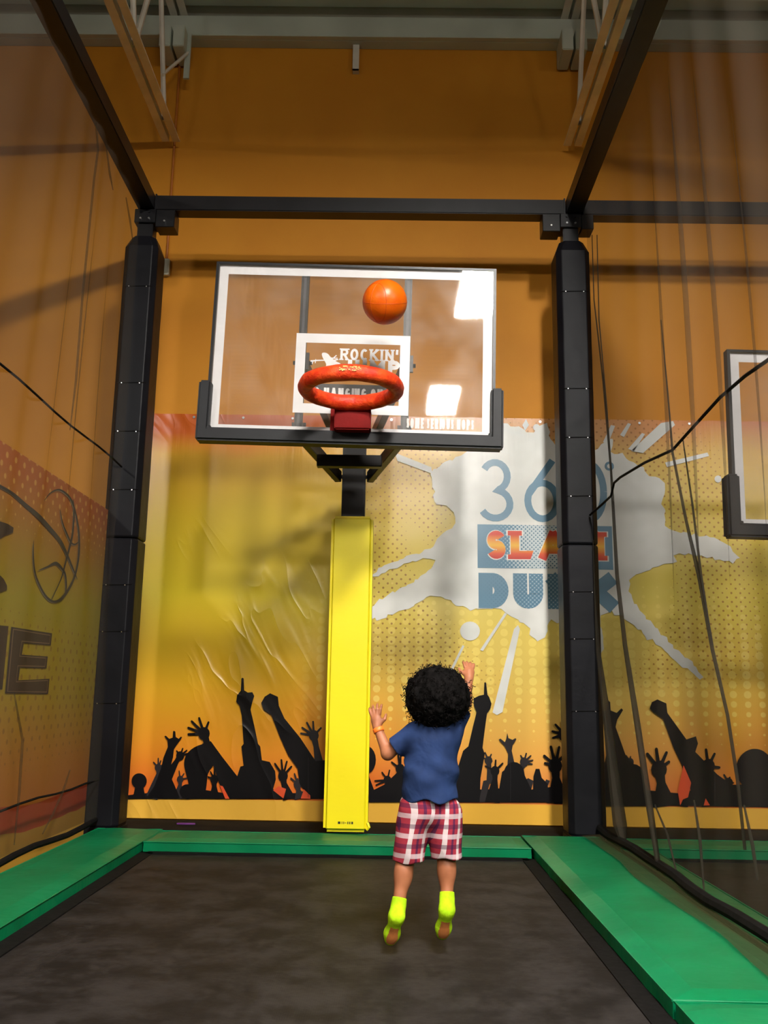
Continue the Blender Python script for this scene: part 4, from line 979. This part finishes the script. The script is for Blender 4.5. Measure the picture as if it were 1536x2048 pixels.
KID = (0.145, 3.43, 0.0)
kid = empty('person', KID); tag(kid, 'child seen from behind jumping with arms raised, blue t-shirt, plaid shorts, lime socks', 'person')
def skin_build(t, p):
    f = t.noise(t.obj(), 14, 3); t.link(t.mix(t.ss(f, 0.3, 0.7), rgb(146, 88, 58), rgb(166, 104, 72)), p.inputs['Base Color'])
M['skin'] = mat('skin', rough=0.5, spec=0.35, build=skin_build)
M['hair'] = speckled((0.005, 0.0042, 0.004, 1), 0.85, 0.3, 40, 0.6, 90, 0.006, spec=0.06, name='black_hair')
def cloth_build(t, p):
    v = t.obj(); f = t.noise(v, 10, 3)
    t.link(t.mix(t.ss(f, 0.3, 0.7), rgb(27, 42, 76), rgb(38, 57, 99)), p.inputs['Base Color']); t.link(t.bump(t.noise(v, 9, 3, 0.5, 0.6), 0.5, 0.02), p.inputs['Normal'])
M['shirt'] = mat('navy_jersey', rough=0.8, spec=0.15, build=cloth_build)
def plaid_build(t, p):
    v = t.obj(); x, y, z = t.sep(v); dx = t.m('MULTIPLY_ADD', t.noise(v, 6, 2), 0.03, -0.015)
    xx = t.m('ADD', t.m('ADD', x, t.m('MULTIPLY', y, 0.6)), dx)
    def band(c, P, lo, hi): q = t.m('FRACT', t.m('DIVIDE', t.m('ADD', c, 5.0), P)); return t.m('MULTIPLY', t.m('GREATER_THAN', q, lo), t.m('LESS_THAN', q, hi))
    c = t.mix(t.m('MULTIPLY', band(xx, 0.062, 0.0, 0.26), 0.8), rgb(160, 52, 66), rgb(226, 214, 214))
    c = t.mix(t.m('MULTIPLY', band(xx, 0.062, 0.55, 0.72), 0.75), c, rgb(48, 34, 72))
    c = t.mix(t.m('MULTIPLY', band(z, 0.070, 0.0, 0.24), 0.6), c, rgb(224, 208, 212))
    c = t.mix(t.m('MULTIPLY', band(z, 0.070, 0.50, 0.72), 0.6), c, rgb(58, 30, 62))
    t.link(c, p.inputs['Base Color']); t.link(t.bump(t.noise(v, 12, 3, 0.5, 0.5), 0.4, 0.015), p.inputs['Normal'])
M['plaid'] = mat('plaid_cotton', rough=0.85, spec=0.1, build=plaid_build)
M['sock'] = speckled(rgb(176, 222, 28), 0.85, 0.12, 30, 0.4, 120, spec=0.1, name='lime_sock')
M['sole'] = speckled(rgb(178, 106, 48), 0.8, 0.1, 40, name='sock_grip')
M['band'] = mat('orange_band', rgb(250, 120, 40), 0.45)
M['eye_white'] = mat('eye_white', rgb(240, 236, 230), 0.2); M['iris'] = mat('iris_brown', (0.02, 0.01, 0.006, 1), 0.2); M['lip'] = mat('lip', rgb(150, 74, 66), 0.45)

# joints
HD = np.array((0.176, 3.43, 0.885)); fw = np.array((0.05, 0.84, 0.54)); fw = fw/np.linalg.norm(fw); rt = np.array((1, -0.06, 0.0)); rt -= fw*(rt@fw); rt /= np.linalg.norm(rt); hu = np.cross(rt, fw)
shL, elL, wrL = (0.092, 3.425, 0.752), (-0.006, 3.445, 0.678), (-0.046, 3.475, 0.770)
shR, elR, wrR = (0.232, 3.435, 0.778), (0.284, 3.500, 0.868), (0.300, 3.520, 0.957)
hpL, knL, anL = (0.100, 3.435, 0.475), (0.066, 3.468, 0.318), (0.040, 3.420, 0.158)
hpR, knR, anR = (0.196, 3.435, 0.478), (0.212, 3.468, 0.328), (0.212, 3.420, 0.182)
heL, toL = (0.034, 3.398, 0.128), (0.014, 3.452, 0.040)
heR, toR = (0.210, 3.398, 0.152), (0.198, 3.452, 0.062)
V3 = lambda p: np.array(p, float)
B_ = Field((-0.13, 3.30, -0.01), (0.40, 3.62, 1.07), 0.0034)
# torso, neck, head
B_.cap((0.146, 3.435, 0.49), (0.150, 3.43, 0.60), 0.072, 0.066, k=0.03).cap((0.150, 3.43, 0.60), (0.160, 3.425, 0.715), 0.066, 0.070, k=0.03)
B_.cap((0.110, 3.43, 0.735), (0.212, 3.43, 0.755), 0.042, 0.042, k=0.04)
B_.cap((0.165, 3.425, 0.75), (0.172, 3.432, 0.83), 0.035, 0.034, k=0.02)
B_.ell(HD, (0.067, 0.080, 0.084), 0.01, (rt, fw, hu)).ell(HD+fw*0.028-hu*0.040, (0.050, 0.050, 0.048), 0.02, (rt, fw, hu))
B_.cap(HD+fw*0.072-hu*0.002, HD+fw*0.090-hu*0.022, 0.007, 0.010, k=0.012).ell(HD+fw*0.082-hu*0.024, (0.014, 0.008, 0.007), 0.006, (rt, fw, hu))
B_.cap(HD+fw*0.066+hu*0.016-rt*0.034, HD+fw*0.066+hu*0.016+rt*0.034, 0.010, k=0.02)
for s_ in (-1, 1):
    B_.ell(HD+rt*s_*0.069-hu*0.012-fw*0.002, (0.008, 0.015, 0.021), 0.006, (rt, fw, hu))
# arms
B_.cap(shL, elL, 0.029, 0.023, k=0.02).cap(elL, wrL, 0.023, 0.0155, k=0.012); B_.cap(shR, elR, 0.029, 0.023, k=0.02).cap(elR, wrR, 0.023, 0.0155, k=0.012)
# legs
for hp, kn, an, he, to in ((hpL, knL, anL, heL, toL), (hpR, knR, anR, heR, toR)):
    B_.cap(hp, kn, 0.054, 0.036, k=0.02).cap(kn, an, 0.033, 0.0205, k=0.012)
    cm = V3(kn)*0.66+V3(an)*0.34+np.array((0, -0.010, 0)); B_.ell(cm, (0.032, 0.032, 0.050), 0.02)
    B_.cap(an, he, 0.020, 0.021, k=0.012).cap(he, to, 0.021, 0.017, k=0.02)
# hands: palm, four unequal bent fingers, thumb from the side of the palm
def hand(wr, d, nrm, side, curl, spread):
    wr = V3(wr); d = V3(d)/np.linalg.norm(d); nrm = V3(nrm); nrm -= d*(nrm@d); nrm /= np.linalg.norm(nrm); sd = np.cross(d, nrm)*side
    pc = wr+d*0.026; B_.ell(pc, (0.0215, 0.0095, 0.026), 0.010, (sd, nrm, d)); B_.cap(wr, pc, 0.0145, 0.013, k=0.01)
    for i, (o_, ln) in enumerate(((0.0165, 0.036), (0.0055, 0.041), (-0.0055, 0.038), (-0.016, 0.030))):
        b0 = pc+d*0.020+sd*o_; d1 = d+sd*o_*spread+nrm*curl*0.35; d1 /= np.linalg.norm(d1); p1 = b0+d1*ln*0.45
        d2 = d+sd*o_*spread+nrm*curl*1.2; d2 /= np.linalg.norm(d2); p2 = p1+d2*ln*0.33
        d3 = d+sd*o_*spread+nrm*curl*2.2; d3 /= np.linalg.norm(d3); p3 = p2+d3*ln*0.27
        B_.cap(b0, p1, 0.0062, 0.0058, k=0.003).cap(p1, p2, 0.0058, 0.0053, k=0.003).cap(p2, p3, 0.0053, 0.0046, k=0.003)
    t0 = wr+d*0.014+sd*0.014; t1 = t0+(d*0.55+sd*0.85+nrm*0.2)*0.020; t2 = t1+(d*0.9+sd*0.35+nrm*0.35)*0.018
    B_.cap(t0, t1, 0.0085, 0.0068, k=0.005).cap(t1, t2, 0.0068, 0.0054, k=0.003)
hand(wrL, (-0.16, 0.10, 0.98), (0.25, 0.95, 0.0), -1, 0.35, 16)
hand(wrR, (0.05, 0.45, 0.90), (-0.1, 0.85, -0.5), 1, 0.75, 9)
body = link('body', B_.mesh('body', KID), 'skin', kid)
# face details
for s_ in (-1, 1):
    c = HD+fw*0.0665+hu*0.004+rt*s_*0.028
    bm = bmesh.new(); bmesh.ops.create_uvsphere(bm, u_segments=16, v_segments=10, radius=0.0115); me = bpy.data.meshes.new('eye'); bm.to_mesh(me); bm.free()
    e_ = link('eye', me, 'eye_white', kid); e_.location = Vector(c)-Vector(KID)
    bm = bmesh.new(); bmesh.ops.create_uvsphere(bm, u_segments=12, v_segments=8, radius=0.0065); me = bpy.data.meshes.new('iris'); bm.to_mesh(me); bm.free()
    i_ = link('iris', me, 'iris', e_); i_.location = Vector(fw)*0.0065
    q = HD+hu*0.026+fw*0.072; part('eyebrow', MB().tube([q+rt*s_*0.016-fw*0.001, q+rt*s_*0.028+hu*0.004, q+rt*s_*0.042-fw*0.008], [0.002, 0.003, 0.0015], 6), 'hair', kid)
q = HD+fw*0.078-hu*0.046
part('mouth', MB().tube([q-rt*0.018-fw*0.006, q-rt*0.008, q+rt*0.008, q+rt*0.018-fw*0.006], [0.002, 0.0045, 0.0045, 0.002], 8), 'lip', kid, smooth=True)

# hair: full round curls
Hf = Field((0.02, 3.28, 0.74), (0.34, 3.58, 1.06), 0.0042); rnd = random.Random(3)
Hf.ell(HD-fw*0.012+hu*0.012, (0.084, 0.090, 0.090), 0.01, (rt, fw, hu))
Hf.ell(HD-fw*0.040-hu*0.030, (0.072, 0.060, 0.066), 0.02, (rt, fw, hu))
curl_at = []
for i in range(520):
    z = 1-2*(i+.5)/520; a = i*2.399963; v = np.array((math.cos(a)*math.sqrt(1-z*z), math.sin(a)*math.sqrt(1-z*z), z))
    lf, lu = v[1], v[2]
    if lf > 0.45 and lu < 0.42: continue
    if lu < -0.75: continue
    if lf > 0.15 and lu < -0.1: continue
    dirw = rt*v[0]+fw*v[1]+hu*v[2]; rad = 0.094*(1+0.10*mnoise.noise(Vector(v)*2.4))+(0.012 if lf < 0.2 else 0.0)
    c = HD-fw*0.010+hu*0.008+dirw*rad; curl_at.append((c, dirw)); Hf.ell(c, (rnd.uniform(.010, .017),)*3, 0.004)
X, Y, Z = Hf.grid(); P = [X-HD[0], Y-HD[1], Z-HD[2]]
fdot = P[0]*fw[0]+P[1]*fw[1]+P[2]*fw[2]; udot = P[0]*hu[0]+P[1]*hu[1]+P[2]*hu[2]
cut = np.minimum(fdot-0.030, 0.048-udot).astype(np.float32)      # keep the face clear
Hf.d = np.maximum(Hf.d, cut)
hair = link('hair', Hf.mesh('hair', KID), 'hair', kid)
mb = MB()
for c, dv in curl_at:
    for _ in range(2):
        c0 = c+np.array([rnd.uniform(-.010, .010) for _ in range(3)]); ax = Vector(dv)+Vector([rnd.uniform(-.5, .5) for _ in range(3)]); ax.normalize()
        u = ax.orthogonal().normalized(); w = ax.cross(u); ph = rnd.uniform(0, 6.28); R_ = rnd.uniform(.004, .008); L_ = rnd.uniform(.012, .028)
        mb.tube([Vector(c0)+ax*(L_*k/9)+(u*math.cos(ph+k*1.15)+w*math.sin(ph+k*1.15))*R_*(1-0.04*k) for k in range(10)], 0.0013, 3, cap=False)
cu = part('curls', mb, 'hair', hair.parent); cu['kind'] = 'stuff'

# t-shirt (thin shell, cut at hem, neck and sleeves)
S_ = Field((-0.10, 3.30, 0.44), (0.40, 3.60, 0.92), 0.0036)
for s_ in (-0.016, 0.016): S_.cap((0.150+s_, 3.432, 0.48), (0.150+s_, 3.43, 0.62), 0.089, 0.083, k=0.02).cap((0.150+s_, 3.43, 0.62), (0.160+s_, 3.425, 0.715), 0.083, 0.076, k=0.02)
S_.cap((0.108, 3.43, 0.738), (0.214, 3.43, 0.758), 0.052, 0.052, k=0.04).cap((0.166, 3.425, 0.76), (0.169, 3.428, 0.80), 0.046, 0.044, k=0.02)
S_.cap(shL, V3(shL)+(V3(elL)-V3(shL))*1.0, 0.040, 0.040, k=0.02).cap(shR, V3(shR)+(V3(elR)-V3(shR))*0.95, 0.042, 0.040, k=0.02)
X, Y, Z = S_.grid()
fold = 0.0035*np.sin(38*X+14*Z+3*np.sin(20*Z))*np.clip((0.74-Z)/0.1, 0, 1)+0.003*np.sin(55*Z-22*X)*np.clip((0.66-Z)/0.08, 0, 1)
out = S_.d+fold.astype(np.float32)*np.ones_like(S_.d)
def plane(p, n): n = V3(n)/np.linalg.norm(n); return ((X-p[0])*n[0]+(Y-p[1])*n[1]+(Z-p[2])*n[2])
hem = 0.520+0.008*np.sin(60*X)+0.0*Y-Z
aL = V3(elL)-V3(shL); cutL = np.minimum(plane(V3(shL)+aL*0.72, aL), np.sqrt((X-elL[0])**2+(Y-elL[1])**2+(Z-elL[2])**2)*-1+0.09)
aR = V3(elR)-V3(shR); cutR = np.minimum(plane(V3(shR)+aR*0.62, aR), np.sqrt((X-elR[0])**2+(Y-elR[1])**2+(Z-elR[2])**2)*-1+0.085)
neck = np.minimum(plane((0.170, 3.428, 0.806), (0.0, 0.25, 0.97)), 0.075-np.sqrt((X-0.17)**2+(Y-3.428)**2+(Z-0.82)**2))
S_.d = np.maximum.reduce([out, -(out+0.0085), hem+0*out, cutL+0*out, cutR+0*out, neck+0*out]).astype(np.float32)
link('t_shirt', S_.mesh('t_shirt', KID), 'shirt', kid)
# shorts
Q_ = Field((-0.02, 3.32, 0.27), (0.31, 3.57, 0.58), 0.0036)
Q_.cap((0.126, 3.437, 0.485), (0.170, 3.437, 0.487), 0.070, 0.070, k=0.03).cap((0.147, 3.435, 0.50), (0.148, 3.435, 0.56), 0.080, 0.078, k=0.02)
Q_.cap(hpL, V3(knL)+(0.004, -0.008, -0.02), 0.068, 0.058, k=0.015).cap(hpR, V3(knR)+(0.000, -0.008, -0.02), 0.068, 0.058, k=0.015)
X, Y, Z = Q_.grid()
out = Q_.d+(0.004*np.sin(45*X+16*Z+2*np.sin(25*Z+9*Y))).astype(np.float32)*np.ones_like(Q_.d)
lo = np.where(X < 0.14, 0.302, 0.318)+0.004*np.sin(70*X)+0.0*Y-Z
Q_.d = np.maximum.reduce([out, -(out+0.0085), lo+0*out, Z-0.555+0*out]).astype(np.float32)
link('plaid_shorts', Q_.mesh('plaid_shorts', KID), 'plaid', kid)
# socks with grip soles
for nm, kn, an, he, to in (('sock', knL, anL, heL, toL), ('sock', knR, anR, heR, toR)):
    kn, an, he, to = map(V3, (kn, an, he, to)); lo_ = np.minimum.reduce([an, he, to])-0.05; hi_ = np.maximum.reduce([an, he, to])+0.06
    F_ = Field(lo_, hi_, 0.0028)
    F_.cap(an+(kn-an)*0.18, an, 0.0265, 0.0245, k=0.01).cap(an, he, 0.0245, 0.0255, k=0.012).cap(he, to, 0.0255, 0.0215, k=0.02).ell(to*0.75+he*0.25, (0.028, 0.022, 0.026), 0.02)
    X, Y, Z = F_.grid(); ax = kn-an; ax = ax/np.linalg.norm(ax); p0 = an+(kn-an)*0.16
    top = (X-p0[0])*ax[0]+(Y-p0[1])*ax[1]+(Z-p0[2])*ax[2]
    F_.d = np.maximum(F_.d, top).astype(np.float32)
    me = F_.mesh(nm, KID); so = link(nm, me, 'sock', kid)
    # sole: the faces turned to the ball and heel side become their own piece
    fd = to-he; fd /= np.linalg.norm(fd); sn = np.array((0.0, -fd[2], fd[1])); sn = -sn if sn[1] > 0 else sn; sn /= np.linalg.norm(sn)
    keep = []; vmap = {}; vs = []
    for p_ in me.polygons:
        c = np.array(p_.center)+V3(KID); t_ = (c-he)@fd/np.linalg.norm(to-he); n_ = np.array(p_.normal)
        if n_@sn > 0.80 and 0.30 < t_ < 1.0:
            f_ = []
            for vi in p_.vertices:
                if vi not in vmap: vmap[vi] = len(vs); vs.append(tuple(np.array(me.vertices[vi].co)+np.array(me.vertices[vi].normal)*0.0012))
                f_.append(vmap[vi])
            keep.append(f_)
    if keep:
        m2 = bpy.data.meshes.new('sole_grip'); m2.from_pydata(vs, [], keep); m2.update(); g_ = link('sole_grip', m2, 'sole', so)
        for p_ in m2.polygons: p_.use_smooth = True
# wristband
wv = V3(wrL); dv = V3(wrL)-V3(elL); dv /= np.linalg.norm(dv); u = Vector(dv).orthogonal().normalized(); w = Vector(dv).cross(u); n1 = 28; vs = []; fs = []
for i in range(n1):
    a = 2*math.pi*i/n1; rd = u*math.cos(a)+w*math.sin(a)
    for rr, tt in ((0.0185, -0.009), (0.0205, -0.007), (0.0205, 0.007), (0.0185, 0.009), (0.0165, 0.007), (0.0165, -0.007)): vs.append(Vector(wv-dv*0.012)+rd*rr+Vector(dv)*tt)
for i in range(n1):
    for j in range(6): fs.append((i*6+j, ((i+1) % n1)*6+j, ((i+1) % n1)*6+(j+1) % 6, i*6+(j+1) % 6))
part('wristband', MB().add(vs, fs), 'band', kid, smooth=True)
